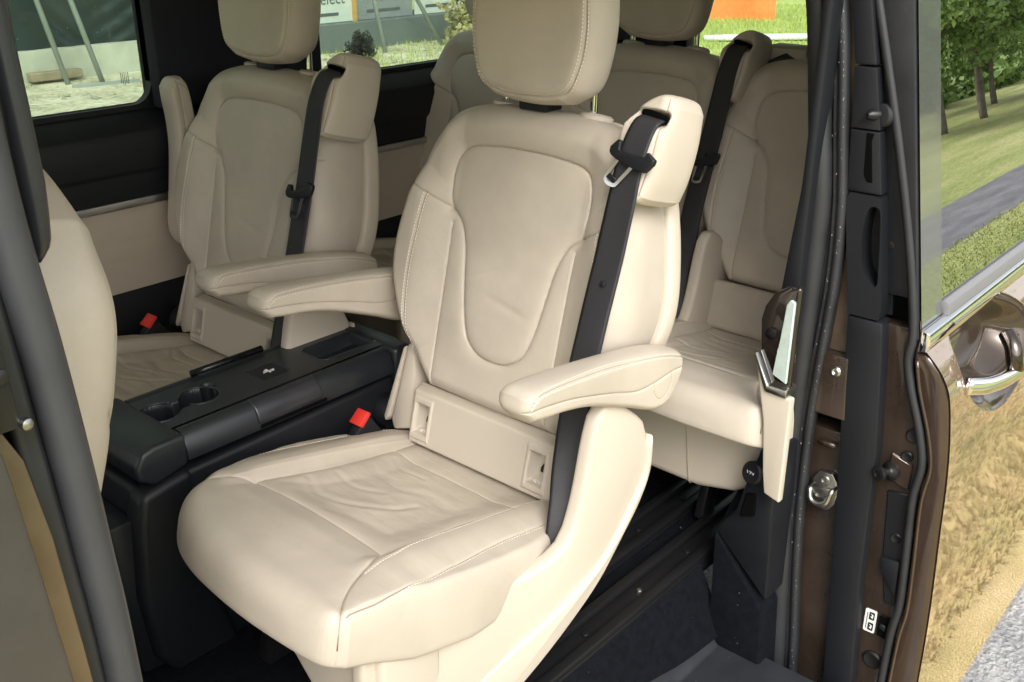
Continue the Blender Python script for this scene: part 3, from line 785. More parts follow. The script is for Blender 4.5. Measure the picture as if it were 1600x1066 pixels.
# cabin in front
box('cabin_floor', (-1.5, .78, -1.46), (.2, .93, -1.40), CARPET, van, 0)
box('dashboard', (-1.35, .80, -1.05), (-.85, 2.55, -.66), BLACK, van, .05)
box('front_bulkhead', (-1.5, .78, -1.42), (-1.35, 2.55, -.75), BLACK, van, .02)

# ---- C pillar jamb behind the opening (faces the camera)
JX = 1.90
def zcol(name, ya, yb, zs, x0, x1, m, parent, bevel=.004, n=40):
    """column between two edges given as (y, z) lists"""
    z = np.linspace(zs[0], zs[1], n)
    def ev(L_):
        L_ = sorted(L_, key=lambda p: p[1]); return np.interp(z, [p[1] for p in L_], [p[0] for p in L_])
    a, b = ev(ya), ev(yb)
    poly = [(a[i], z[i]) for i in range(n)] + [(b[i], z[i]) for i in range(n)][::-1]
    return prism(name, poly, 'x', x0, x1, m, parent, bevel, 2)
seal_c = [(.874, -.152), (.846, -.265), (.829, -.384), (.820, -.508), (.818, -.667), (.823, -.812), (.823, -.96), (.820, -1.117), (.817, -1.334), (.813, -1.512), (.803, -1.727)]
jedge = [(.802, -.10), (.775, -.37), (.760, -.51), (.735, -.74), (.725, -.91), (.70, -1.21), (.685, -1.46), (.670, -1.75)]
up_in = [(p[0] + .0, p[1]) for p in seal_c]
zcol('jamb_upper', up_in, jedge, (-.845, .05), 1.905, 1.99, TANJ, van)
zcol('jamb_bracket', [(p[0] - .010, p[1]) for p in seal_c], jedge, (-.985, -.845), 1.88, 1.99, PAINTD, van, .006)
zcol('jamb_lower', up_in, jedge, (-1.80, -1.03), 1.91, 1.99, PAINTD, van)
zcol('jamb_recess', up_in, jedge, (-1.03, -.985), 1.955, 1.99, HOLE, van, 0)
lathe('jamb_screw', (1.879, .750, -.878), (-1, 0, 0), [(.011, 0), (.011, .003), (.007, .006), (.004, .003)], SATIN, van, 14)
sweep('jamb_groove', [(1.902, .776, -1.06), (1.902, .735, -1.06)], circ(.006, 8), (0, 0, 1), PAINTD, van, n=3)
# striker
st = prism('door_striker', [(y_, z_) for y_, z_ in [(.722, -1.142), (.734, -1.126), (.764, -1.128), (.778, -1.150), (.783, -1.180), (.776, -1.206), (.760, -1.221), (.736, -1.220), (.722, -1.200), (.716, -1.168)]], 'x', 1.896, 1.909, STEEL, van, .003, 2)
lathe('striker_bolt', (1.895, .749, -1.145), (-1, 0, 0), [(.011, 0), (.011, .005), (.006, .006), (.005, .001)], STEEL, st, 16)
lathe('striker_bolt', (1.895, .747, -1.206), (-1, 0, 0), [(.009, 0), (.009, .003), (.005, .004)], STEEL, st, 16)
sweep('striker_loop', [(1.90, .774, -1.166), (1.880, .773, -1.168), (1.876, .771, -1.174), (1.872, .765, -1.190), (1.871, .747, -1.194), (1.872, .731, -1.186), (1.876, .726, -1.168), (1.880, .724, -1.158), (1.90, .724, -1.156)], circ(.0056, 10), (0, .3, 1), STEEL, st, n=40)
prism('striker_bridge', [(.726, -1.152), (.772, -1.160), (.768, -1.180), (.755, -1.186), (.738, -1.180), (.728, -1.170)], 'x', 1.878, 1.897, STEEL, st, .004, 2)
# C pillar rubber seal: wide tube and a lip
tube_c = [(.92, .02), (.881, -.152), (.864, -.26), (.847, -.387), (.834, -.48), (.829, -.55), (.829, -.715), (.831, -.963), (.828, -1.22), (.815, -1.42), (.803, -1.62), (.79, -1.85)]
lip_c = [(.88, .02), (.842, -.152), (.824, -.26), (.809, -.387), (.797, -.48), (.790, -.55), (.786, -.70), (.798, -.96), (.797, -1.21), (.784, -1.42), (.769, -1.60), (.755, -1.85)]
sweep('door_seal', [(1.876, y_, z_) for y_, z_ in tube_c], [(.0225 * cos(q), .021 * sin(q)) for q in np.linspace(0, 2 * pi, 15)[:-1]], (-1, 0, 0), RUBBER, van, n=120)
zcol('seal_web', tube_c, lip_c, (-1.84, .0), 1.888, 1.90, RUBBER, van, 0)
sweep('door_seal_lip', [(1.886, y_, z_) for y_, z_ in lip_c], [(-.016, -.006), (-.012, .010), (-.004, .014), (.003, .009), (.006, .003), (.010, .008), (.015, .004), (.016, -.006)], (-1, 0, 0), RUBBER, van, n=120)
V = []; Fc = []
rd = np.random.RandomState(5)
zz_ = sorted(lip_c, key=lambda p: p[1])
for k in range(140):
    z_ = -.15 - 1.5 * rd.rand() ** 1.2; y_ = float(np.interp(z_, [p[1] for p in zz_], [p[0] for p in zz_])) + rd.choice([-.012, .004], p=[.75, .25]) + .002 * rd.randn()
    r_ = .0004 + .0009 * rd.rand() ** 2; b = len(V)
    for q in ((-r_, 0), (r_ * .6, r_ * 1.5), (r_, -r_)): V.append((1.868, y_ + q[0], z_ + q[1] * 1.6))
    Fc.append((b, b + 1, b + 2))
o = link_mesh('seal_dust', V, np.array(Fc), mat("pale dust", (.30, .31, .33), .9), van, False); o['kind'] = 'stuff'
# dark pillar trim inside of the seal
zcol('pillar_trim', [(.872, -.72), (.862, -.60), (.853, -.5), (.852, -.45)], [(.83, -.72), (.83, -.45)], (-.725, -.10), 1.83, 1.90, DARK, van, .008)
# rear side trim: piano black cap, glass inlay, silver strip, beige panel, black socket housing
qt = thing('side_trim_panel', 'beige side trim panel with piano black top and silver strip, beside the pillar seal', 'panel', (1.85, .86, -1.0))
prism('piano_cap', [(0.8653, -0.7510), (0.8595, -0.7219), (0.8411, -0.6899), (0.8101, -0.6686), (0.7870, -0.6686), (0.7870, -0.8866), (0.8285, -0.8866), (0.8605, -0.8188)], 'x', 1.745, 1.762, GLOSSP, qt, .006, 3)
prism('cap_inlay', [(0.8101, -0.7054), (0.8023, -0.6928), (0.7926, -0.6977), (0.7926, -0.8721), (0.8246, -0.8585), (0.8159, -0.7752)], 'x', 1.737, 1.745, mat("pale green lit inlay", (.42, .50, .46), .25, var=.15, vscale=60), qt, .002, 1)
prism('silver_strip', [(0.8614, -0.8188), (0.8663, -0.8236), (0.8353, -0.8992), (0.7870, -0.9012), (0.7870, -0.8837), (0.8295, -0.8837)], 'x', 1.733, 1.78, SATIN, qt, .003, 2)
prism('beige_panel', [(0.8643, -0.8314), (0.8353, -0.9012), (0.7790, -0.9031), (0.7790, -1.1454), (0.8159, -1.1337), (0.8236, -1.0853), (0.8353, -0.9690), (0.8566, -0.8721)], 'x', 1.740, 1.760, PLASTIC_B, qt, .012, 4)
sweep('lid_highlight', [(1.743, .845, -.765), (1.743, .837, -.778)], circ(.0022, 6), (-1, 0, 0), SATIN, qt, n=3)
lathe('lid_latch', (1.745, .839, -.775), (-1, 0, 0), [(.013, -.004), (.012, .004), (.007, .006)], GLOSSB, qt, 16)
bh = thing('wheel_arch_cover', 'black carpeted wheel arch cover with a socket recess at its top, beside the step', 'cover', (1.8, .88, -1.4))
prism('carpet_face', [(.932, -1.72), (.941, -1.30), (.806, -1.46), (.79, -1.72)], 'x', 1.775, 1.95, CARPET, bh, .008, 2)
prism('carpet_side', [(1.785, -1.70), (3.6, -1.70), (3.6, -1.1), (2.0, -1.15), (1.86, -1.24), (1.785, -1.30)], 'y', .90, .945, CARPET, bh, .015, 2)
prism('socket_housing', [(.941, -1.298), (.920, -1.262), (.896, -1.232), (.880, -1.16), (.862, -1.10), (.850, -1.05), (.81, -1.05), (.806, -1.24), (.80, -1.43)], 'x', 1.778, 1.95, BLACK, bh, .008, 2)
prism('socket_recess', [(.882, -1.236), (.872, -1.172), (.848, -1.165), (.846, -1.222)], 'x', 1.772, 1.780, HOLE, bh, .003, 1)
sk_ = lathe('power_socket', (1.785, .862, -1.122), (-1, .2, .3), [(.026, -.01), (.026, .010), (.022, .014), (.018, .014)], BLACK, bh, 22)
text_mesh('socket_lettering', "12V", .014, (np.array((1.785, .862, -1.122)) + np.array((-1, .2, .3)) * .0145, (0.196, .98, 0) if False else (-.196, -.98, 0), (-.28, .05, .95), (-.94, .19, .28)), WHITEP, sk_)

# ---- B pillar at the left edge
BX = .335
bp = thing('door_pillar', 'grey brown door pillar with grey rubber seal and tan painted edge, left edge of view', 'pillar', (.3, .76, -1.0))
sweep('pillar_seal', [(.300, .815, .10), (.308, .812, -.10), (.313, .81, -.23), (.322, .81, -.33), (.329, .81, -.44), (.334, .81, -.55), (.339, .81, -.71), (.345, .81, -1.3)], [(-.020, -.010), (-.020, .006), (-.010, .016), (.004, .018), (.014, .010), (.016, -.008)], (0.25, -1, 0), RUBBERG, bp, n=60)
sweep('seal_groove', [(.276, .808, .10), (.282, .808, -.10), (.290, .808, -.25), (.300, .808, -.42), (.308, .808, -.55), (.315, .808, -.72), (.322, .808, -1.3)], [(-.012, -.010), (-.010, .003), (-.003, .005), (.003, .001), (.010, .004), (.012, -.008)], (0.25, -1, 0), RUBBER, bp, n=60)
zz = [.10, -.36, -.42, -.50, -.62, -.75, -1.3]
tan_out = [.262, .262, .266, .272, .283, .29, .30]
def colx(name, xa, xb, z_, y0, y1, m, bev=.003):
    poly = [(a, b) for a, b in zip(xa, z_)] + [(a, b) for a, b in list(zip(xb, z_))[::-1]]
    return prism(name, poly, 'y', y0, y1, m, bp, bev, 2)
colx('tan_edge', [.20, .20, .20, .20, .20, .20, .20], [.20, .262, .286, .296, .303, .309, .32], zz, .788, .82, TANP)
colx('pillar_face', [.0, .0, .0, .0, .0, .0, .0], [.205, .256, .262, .268, .276, .284, .30], zz, .752, .785, PILLARP, .006)
colx('pillar_inner_trim', [.27] * 7, [.30, .318, .320, .322, .326, .330, .334], zz, .822, .90, DARK, .006)
colx('latch_plate', [.262, .262], [.282, .286], [-.29, -.385], .776, .80, RAILM, .004)
lathe('latch_bolt', (.275, .774, -.335), (0, -1, 0), [(.007, 0), (.007, .003), (.004, .005)], RAILM, bp, 14)
lathe('latch_bolt', (.288, .778, -.382), (.2, -1, 0), [(.0055, 0), (.005, .005), (.002, .007)], STEEL, bp, 14)
gh = sweep('belt_guide', [(.362, .865, .05), (.361, .862, -.09), (.362, .86, -.16), (.363, .86, -.22), (.362, .86, -.262), (.357, .86, -.280)], [[(a * k, b * k) for a, b in ((-.010, -.010), (-.010, .006), (-.002, .012), (.008, .009), (.011, -.004), (.002, -.012))] for k in np.interp(np.linspace(0, 1, 50), [0, .8, .95, 1], [1, 1.05, .8, .25])], (.3, -.95, 0), DARKS, bp, n=50)

# ---- front seat, seen from behind
fs = thing('front_seat', 'cream leather front seat seen from behind at the left edge, only its back visible', 'seat', (.35, 1.30, -1.2))
FQ = (.385, 1.315, -.95); FU = (.235, 0, .972); FA = (0, -1, 0); FN = (.972, 0, -.235)
fl = [(-.19, 0), (-.235, .14), (-.265, .30), (-.275, .44), (-.262, .56), (-.215, .64)]
fpad = Pad([[(-.19, 0), (0, -.01), (.19, 0)], mir(fl), [(-.215, .64), (-.1, .69), (0, .70), (.1, .69), (.215, .64)], fl], (FQ, FA, FU, FN), lambda s, t: .016 + .022 * sst(t, .0, .42) - .035 * sst(t, .50, .70) - .02 * (s / .27) ** 2, -.12, mid=-.035, rt=.055, rb=.04,
           seams=[(mir([(-.150, .0), (-.200, .14), (-.236, .30), (-.250, .44), (-.236, .56), (-.19, .62)]), .003, .0018, .002, .008), ([(.262, .42), (.20, .365), (.10, .30), (-.1, .27)], .004, .002, .003, .009)], nu=110, nv=120)
fb = fpad.build('backrest', LEATHER, fs)
fh = Pad([symx([(-.10, 0), (0, -.01)]), mir([(-.10, 0), (-.145, .06), (-.15, .15), (-.12, .24)]), symx([(-.12, .24), (0, .26)]), [(-.10, 0), (-.145, .06), (-.15, .15), (-.12, .24)]], ((.50, 1.30, -.255), FA, (0, 0, 1), (1, 0, 0)), .0, -.10, mid=-.03, rt=.06, rb=.05, nu=40, nv=40)
fh.build('headrest', LEATHER, fs)
box('seat_base', (.0, 1.08, -1.42), (.42, 1.58, -.96), PLASTIC_B, fs, .03)

LINT = mat("pale lint", (.22, .22, .21), .9)
V = []; Fc = []
rl = np.random.RandomState(21)
def speck(c, r):
    b = len(V); q = rl.randn(4, 3) * r
    for k in range(4): V.append(tuple(np.array(c) + q[k] + np.array([0, 0, .001])))
    Fc.extend([(b, b + 1, b + 2), (b, b + 2, b + 3), (b, b + 1, b + 3), (b + 1, b + 2, b + 3)])
for k in range(70):
    x = .9 + 1.2 * rl.rand(); y = .70 + .6 * rl.rand()
    if y > .99: z = -1.4185
    elif y > .93: z = -1.60 + float(carpet_h(np.array(x), np.array(y))) + .012
    else: z = -1.60 + float(step_h(np.array(x), np.array(y)))
    speck((x, y, z), .0006 + .0012 * rl.rand() ** 3)
for k in range(6): speck((1.772, .81 + .12 * rl.rand(), -1.34 - .25 * rl.rand()), .0005 + .0009 * rl.rand() ** 2)
o = link_mesh('lint', V, np.array(Fc), LINT, None, False, loc=(1.4, 1.0, -1.42)); o['kind'] = 'stuff'; tag(o, 'pale lint specks on the black carpet by the step', 'lint')
# ================================================================== CONSOLE
cn = thing('centre_console', 'black plastic centre console with two cup holders between the front pair of rear seats', 'console', (1.1, 1.705, -1.42))
CY = 1.705
cups = [(.885, 1.704, .043), (.981, 1.712, .040)]
def cons_top(x, y):
    h = np.zeros_like(x)
    for cx, cy, r in cups:
        d = np.hypot(x - cx, y - cy); h = np.minimum(h, -.075 * (1 - sst(d, r - .003, r + .002)))
    dl = np.maximum(np.abs(x - .933) - .03, np.abs(y - 1.705) - .017); h = np.minimum(h, -.03 * (1 - sst(dl, -.002, .002)))
    d = np.hypot(x - 1.018, y - 1.738); h = np.minimum(h, -.05 * (1 - sst(d, .012, .016)))
    q = np.maximum(np.abs(x - 1.342) - .085, np.abs(y - 1.70) - .045)
    qc = np.where((np.abs(x - 1.342) > .065) & (np.abs(y - 1.70) > .025), np.hypot(np.abs(x - 1.342) - .065, np.abs(y - 1.70) - .025) - .02, q)
    h = np.minimum(h, -.030 * (1 - sst(np.maximum(q, qc), -.014, .0)))
    g = np.maximum(np.abs(x - 1.145) - .034, np.abs(y - 1.702) - .030); h = h - .0022 * np.exp(-(g / .0018) ** 2)
    return h
hfield('console_top', np.linspace(.80, 1.455, 440), np.linspace(1.628, 1.785, 130), cons_top, CONS, cn, ((0, 0, -.913), (1, 0, 0), (0, 1, 0), (0, 0, 1)))
for cx, cy, r in cups:
    sweep('cup_rim', [(cx + (r + .001) * cos(q), cy + (r + .001) * sin(q), -.9135) for q in np.linspace(.55, 2 * pi - .55, 40) + (0 if cx < .93 else pi)], circ(.0022, 6), (0, 0, 1), DARKS, cn)
sweep('tray_rim', [(x_, y_, -.9132) for x_, y_ in cr(rrect(1.257, 1.655, 1.427, 1.745, .022), 60, True)] + [(1.427, 1.70, -.9132)][:0], circ(.0018, 6), (0, 0, 1), DARKS, cn)
# side lids sloping down on both sides, with handles
for sg, y1 in ((-1, 1.626), (1, 1.787)):
    def yy(v): return y1 + sg * v
    sec = [(yy(0), -.915), (yy(.010), -.9115), (yy(.022), -.915), (yy(.034), -.927), (yy(.041), -.945), (yy(.043), -.970), (yy(0.02), -.973), (yy(0), -.973)]
    prism('lid_handle_recess', [(yy(.0425), -.9585), (yy(.0445), -.9585), (yy(.0445), -.966), (yy(.0425), -.966)], 'x', 1.035, 1.205, HOLE, cn, 0)
    lid = prism('side_lid', sec, 'x', .868, 1.400, CONS, cn, .003, 2)
    prism('lid_handle', [(yy(.006), -.910), (yy(.023), -.9125), (yy(.038), -.926), (yy(.046), -.946), (yy(.044), -.958), (yy(.02), -.94)], 'x', 1.03, 1.195, DARKS, lid, .005, 3)
def bulge(z): 
    return np.interp(z, [-1.42, -1.30, -1.15, -1.0, -.98], [.010, .0, -.006, -.002, 0])
# front face and end caps
fc = [(.868, -.9105), (.868, -.976), (.795, -.992), (.762, -.972), (.758, -.945), (.775, -.918), (.80, -.911)]
prism('front_cap', fc, 'y', 1.581, 1.832, CONS, cn, .010, 4)
prism('rear_cap', [(1.404, -.911), (1.452, -.911), (1.466, -.93), (1.466, -1.02), (1.404, -1.02)], 'y', 1.580, 1.833, CONS, cn, .012, 3)
bodyl = [(.764, -.996), (1.404, -.980), (1.404, -1.42), (.80, -1.42), (.755, -1.36), (.742, -1.22), (.752, -1.06)]
prism('console_body', bodyl, 'y', 1.590, 1.824, BLACK, cn, .012, 3)
prism('front_column', [(.757, -.998), (.868, -.982), (.885, -1.25), (.925, -1.42), (.775, -1.42), (.742, -1.36), (.728, -1.22), (.742, -1.06)], 'y', 1.572, 1.63, BLACK, cn, .018, 4)
prism('bottle_pocket', [(.755, -1.05), (.70, -1.05), (.715, -1.40), (.78, -1.41)], 'y', 1.60, 1.80, BLACK, cn, .012, 2)
box('rear_panel', (1.404, 1.582, -1.42), (1.455, 1.832, -1.03), BLACK, cn, .01)
lt = prism('table_button', rrect(1.113, 1.674, 1.177, 1.730, .004, 2), 'z', -.9125, -.9115, BLACK, cn, .0004, 1)
for pts_ in ([(1.131, 1.701), (1.160, 1.703), (1.160, 1.700), (1.131, 1.698)], [(1.143, 1.712), (1.148, 1.712), (1.147, 1.692), (1.143, 1.692)], [(1.135, 1.706), (1.142, 1.710), (1.142, 1.703)], [(1.150, 1.697), (1.157, 1.694), (1.157, 1.701)]):
    prism('button_symbol', pts_, 'z', -.9114, -.9110, WHITEP, lt, 0)
sweep('left_handle', [(1.02, 1.80, -.905), (1.20, 1.80, -.905)], circ(.008, 8), (0, 0, 1), GLOSSB, cn, n=3)

# ================================================================== SLIDING DOOR (open, pushed back along the side)
dr = thing('sliding_door', 'open brown sliding door with chrome strip, chrome handle and tinted window mirroring the park', 'door', (2.9, .55, -1.9))
d_in = [(.826, -.12), (.798, -.263), (.790, -.38), (.781, -.507), (.746, -.74), (.734, -.91), (.711, -1.213), (.696, -1.464), (.675, -1.80), (.67, -1.9)]
d_tr = [(.785, -.10), (.75, -.259), (.727, -.374), (.701, -.531), (.675, -.722), (.662, -.83), (.644, -1.029), (.634, -1.346), (.612, -1.70), (.60, -1.9)]
d_fl = [(.79, -.10), (.742, -.256), (.692, -.427), (.646, -.607), (.616, -.76), (.618, -.816), (.602, -.880), (.572, -.965), (.556, -1.038), (.562, -1.12), (.554, -1.274), (.550, -1.388), (.558, -1.5), (.56, -1.9)]
d_sk = [(.717, -.07), (.7050, -.146), (.6866, -.256), (.6579, -.427), (.6277, -.607), (.6035, -.750), (.592, -.788), (.570, -.806), (.543, -.838), (.524, -.88), (.509, -.965), (.500, -1.06), (.494, -1.2), (.487, -1.31), (.483, -1.42), (.481, -1.56), (.480, -1.75), (.480, -1.90)]
zs_ = np.array([p[1] for p in d_sk])[::-1]; ys_ = np.array([p[0] for p in d_sk])[::-1]
_c = cr([(z, y) for y, z in d_sk], 400); _c = _c[np.argsort(_c[:, 0])]
_z = np.linspace(-1.98, -.0, 2000); _y = np.interp(_z, _c[:, 0], _c[:, 1])
def _sm(y, sg):
    h = int(sg / .00099 * 3.2); k = np.exp(-.5 * (np.arange(-h, h + 1) * .00099 / sg) ** 2); k /= k.sum()
    return np.convolve(np.pad(y, h, mode='edge'), k, 'valid')
_ya, _yb = _sm(_y, .050), _sm(_y, .010)
_m = sst(_z, -1.02, -.86); _y = _ya * (1 - _m) + _yb * _m
_c = np.stack([_z, _y], 1)
def ysk(z): return np.interp(z, _c[:, 0], _y)
# dark trim pieces on the end face
for nm, a, b in (('end_trim_top', -.262, -.05), ('end_trim_upper', -.379, -.265), ('end_trim_recess', -.500, -.382)):
    zcol(nm, d_in, [(p[0] + .006, p[1]) for p in d_tr], (a, b), 1.885, 1.93, DARK, dr, .004)
# trim with the grip opening
def ring_prism(name, outer_, inner_, x0, x1, m, parent):
    n = len(outer_); V = []; Fc = []
    for x in (x0, x1):
        for p in outer_: V.append((x, p[0], p[1]))
        for p in inner_: V.append((x, p[0], p[1]))
    o, i, O2, I2 = 0, n, 2 * n, 3 * n
    for k in range(n):
        j = (k + 1) % n
        Fc += [(o + k, o + j, i + j, i + k), (i + k, i + j, I2 + j, I2 + k), (O2 + j, O2 + k, I2 + k, I2 + j), (o + j, o + k, O2 + k, O2 + j)]
    return link_mesh(name, V, Fc, m, parent, True, 35)
def yat(L_, z): 
    L_ = sorted(L_, key=lambda p: p[1]); return float(np.interp(z, [p[1] for p in L_], [p[0] for p in L_]))
hole = cr([(.732, -.530), (.737, -.57), (.735, -.61), (.726, -.650), (.706, -.678), (.694, -.676), (.698, -.62), (.704, -.56), (.710, -.527), (.722, -.523)], 40, True)
cz_ = hole.mean(0)
outr = []
for p in hole:
    d = p - cz_; d = d / np.linalg.norm(d)
    best = None
    for tt in np.linspace(0.01, .3, 400):
        q = cz_ + d * tt
        if q[1] > -.503 or q[1] < -.748 or q[0] > yat(d_in, q[1]) or q[0] < yat(d_tr, q[1]) + .004: best = q; break
    outr.append(best)
ring_prism('grip_trim', [tuple(p) for p in outr], [tuple(p) for p in hole], 1.882, 1.935, DARK, dr)
zcol('grip_recess', d_in, d_tr, (-.748, -.503), 1.93, 1.94, BLACK, dr, 0)
prism('upper_groove', [(.757, -.385), (.752, -.465), (.744, -.478), (.733, -.478), (.745, -.40), (.742, -.385)], 'x', 1.8835, 1.886, HOLE, dr, .0008, 1)
zcol('end_trim_lower', d_in, d_tr, (-1.95, -.752), 1.882, 1.93, DARK, dr, .005)
# painted flange, rubber strip, hem and skin
zcol('door_flange', [(p[0] + .01, p[1]) for p in d_tr], [(p[0] - .02, p[1]) for p in d_fl], (-1.93, -.76), 1.915, 1.95, PAINTD, dr, .003)
zcol('frame_flange', [(p[0] + .01, p[1]) for p in d_tr], [(p[0] - .0, p[1]) for p in d_fl], (-.70, .0), 1.915, 1.95, BLACK, dr, .003)
pth = [(1.905, p[0], p[1]) for p in d_fl]
sweep('door_gasket', pth, [(-.010, -.004), (-.008, .008), (0, .013), (.008, .008), (.009, -.004)], (-1, 0, 0), RUBBER, dr, n=110)
hem_o = [(float(ysk(z)) + .002, z) for z in np.linspace(-1.83, -.80, 30)]
zcol('door_hem', [(p[0] - .012, p[1]) for p in d_fl], hem_o, (-1.83, -.802), 1.898, 1.93, PAINT, dr, .007)
sweep('hem_bead', [(1.899, p[0] - .019, p[1]) for p in d_fl if p[1] < -.80], circ(.004, 8), (-1, 0, 0), PAINT, dr, n=70)
zcol('frame_edge', [(p[0] - .006, p[1]) for p in d_fl], [(max(float(ysk(z)), .6045 + (z + .742) * .168) + .003, z) for z in np.linspace(-.80, -.06, 30)], (-.775, -.04), 1.900, 1.93, RUBBER, dr, .003)
# pocket details on the lower flange
for (y_, z_, m_, r_) in ((.584, -.985, BLACK, .013), (.590, -1.035, RAILM, .010), (.584, -1.231, RAILM, .010), (.590, -1.56, RAILM, .018)):
    lathe('flange_plug', (1.914, y_, z_), (-1, 0, 0), [(r_ * 1.25, 0), (r_ * 1.25, .003), (r_, .006), (r_ * .5, .004)], m_, dr, 18)
prism('flange_pocket', [(.618, -1.125), (.566, -1.118), (.560, -1.40), (.586, -1.40), (.605, -1.30)], 'x', 1.9105, 1.916, BLACK, dr, .003, 1)
prism('pocket_ramp', [(.607, -1.285), (.565, -1.280), (.562, -1.37), (.585, -1.345), (.600, -1.32)], 'x', 1.902, 1.912, DARK, dr, .006, 2)
pb = prism('roller_bracket', [(.622, -1.035), (.575, -1.05), (.575, -1.11), (.60, -1.105), (.624, -1.09)], 'x', 1.909, 1.916, PAINT, dr, .003, 1)
lathe('roller_pin', (1.910, .617, -1.078), (-1, .35, .1), [(.021, -.002), (.021, .003), (.012, .007), (.0085, .012), (.0085, .030), (.0155, .031), (.0165, .036), (.0155, .041), (.008, .042), (.007, .038)], RAILM, dr, 24)
lathe('guide_pin', (1.904, .738, -.352), (-.85, .5, 0.05), [(.019, -.006), (.017, .006), (.0115, .010), (.0095, .030), (.005, .036)], RAILM, dr, 20)
lathe('guide_collar', (1.899, .735, -.352), (-.9, .4, 0.05), [(.022, -.004), (.021, .008), (.013, .010)], RUBBER, dr, 20)
for (y_, z_) in ((.722, -.305), (.708, -.405), (.690, -.60)):
    lathe('frame_screw', (1.914, y_, z_), (-1, 0, 0), [(.008, 0), (.008, .002), (.004, .003)], RAILM, dr, 10)
# small white sticker with two pictograms
stk = prism('door_sticker', rrect(.596, -1.492, .622, -1.432, .004, 3), 'x', 1.9128, 1.9145, mat("white sticker", (.72, .72, .70), .4), dr, .0003, 1)
for zc in (-1.448, -1.476):
    prism('sticker_pictogram', rrect(.600, zc - .010, .612, zc + .010, .002, 2), 'x', 1.9120, 1.9127, BLACK, stk, 0)
    prism('sticker_pictogram', [(.6035, zc - .006), (.609, zc - .002), (.6045, zc + .001), (.609, zc + .006), (.6025, zc + .004)], 'x', 1.9114, 1.9119, WHITEP, stk, 0)
prism('sticker_pictogram', [(.6155, -1.484), (.6168, -1.484), (.6168, -1.442), (.6155, -1.442)], 'x', 1.9120, 1.9127, BLACK, stk, 0)
prism('latch_window', [(.589, -1.435), (.566, -1.435), (.566, -1.492), (.589, -1.488)], 'x', 1.9095, 1.911, HOLE, dr, .002, 1)
prism('latch_tooth', [(.584, -1.452), (.570, -1.455), (.572, -1.470), (.584, -1.464)], 'x', 1.904, 1.9095, DARK, dr, .002, 1)

# skin with a handle cup pressed into it
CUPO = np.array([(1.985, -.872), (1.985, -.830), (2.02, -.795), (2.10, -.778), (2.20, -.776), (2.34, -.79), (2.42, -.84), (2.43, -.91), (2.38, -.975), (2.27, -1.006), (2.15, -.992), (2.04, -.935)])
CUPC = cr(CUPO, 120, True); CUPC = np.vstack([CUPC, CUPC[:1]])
def inside(P, poly):
    x, y = P[:, 0], P[:, 1]; r = np.zeros(len(P), bool)
    for a, b in zip(poly[:-1], poly[1:]):
        c = ((a[1] > y) != (b[1] > y)) & (x < (b[0] - a[0]) * (y - a[1]) / (b[1] - a[1] + 1e-12) + a[0]); r ^= c
    return r
def skin_y(X, Z):
    y = ysk(Z) + .010 * sst(X, 2.2, 4.6)
    P = np.stack([X.ravel(), Z.ravel()], 1)
    near = (P[:, 0] < 2.5) & (P[:, 1] > -1.05) & (P[:, 1] < -.75)
    d = np.zeros(len(P)); q = P[near]
    dd = polydist(q, CUPC); ins = inside(q, CUPC)
    d[near] = np.where(ins, .085 * sst(dd, -.002, .075) + .006 * sst(dd, 0, .004), 0)
    return y + d.reshape(X.shape)
xs = np.r_[np.linspace(1.9, 2.5, 260), np.linspace(2.51, 4.6, 60)]
zs2 = np.r_[np.linspace(-1.83, -1.05, 60), np.linspace(-1.045, -.770, 140), np.linspace(-.765, -.735, 4)]
X, Z = np.meshgrid(xs, zs2, indexing='ij')
Yv = skin_y(X, Z)
sko = link_mesh('door_skin', np.stack([X, Yv, Z], -1).reshape(-1, 3), grid_faces(len(xs), len(zs2))[:, ::-1], SKIN, dr)
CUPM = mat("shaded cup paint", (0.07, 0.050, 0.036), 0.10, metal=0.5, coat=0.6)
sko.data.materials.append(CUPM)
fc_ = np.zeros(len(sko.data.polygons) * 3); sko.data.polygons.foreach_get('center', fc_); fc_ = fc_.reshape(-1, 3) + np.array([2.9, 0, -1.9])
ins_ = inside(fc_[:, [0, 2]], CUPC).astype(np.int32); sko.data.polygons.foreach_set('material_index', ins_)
box('door_inner', (1.94, .625, -1.80), (4.58, .66, -.78), DARK, dr, .004)
box('door_inner_frame', (1.94, .735, -.76), (4.58, .78, -.05), DARK, dr, .004) if False else None
# glass, frit border, sill rubber, chrome strip
zg = np.linspace(-.742, -.02, 12); xg = np.linspace(2.012, 4.5, 6)
Xg, Zg = np.meshgrid(xg, zg, indexing='ij')
ylin = lambda z: .6045 + (z + .742) * .168
link_mesh('door_window_pane', np.stack([Xg, ylin(Zg), Zg], -1).reshape(-1, 3), grid_faces(6, 12)[:, ::-1], GLASS_D, dr)
xg = np.linspace(1.903, 2.0115, 6); Xg, Zg = np.meshgrid(xg, np.linspace(-.765, -.02, 12), indexing='ij')
link_mesh('window_border', np.stack([Xg, ylin(Zg) - .0012, Zg], -1).reshape(-1, 3), grid_faces(6, 12)[:, ::-1], FRIT, dr)
prism('window_backing', [(.628, -.76), (.765, -.03), (.80, -.03), (.64, -.76)], 'x', 1.96, 4.5, BLACK, dr, 0)
prism('window_sill_rubber', [(.603, -.722), (.592, -.728), (.588, -.752), (.61, -.752), (.615, -.73)], 'x', 2.014, 4.55, mat("grey sill rubber", (.16, .16, .165), .45), dr, .002, 2)
prism('chrome_strip', [(.600, -.750), (.583, -.755), (.578, -.774), (.583, -.795), (.60, -.797)], 'x', 1.897, 4.55, CHROME, dr, .0025, 2)
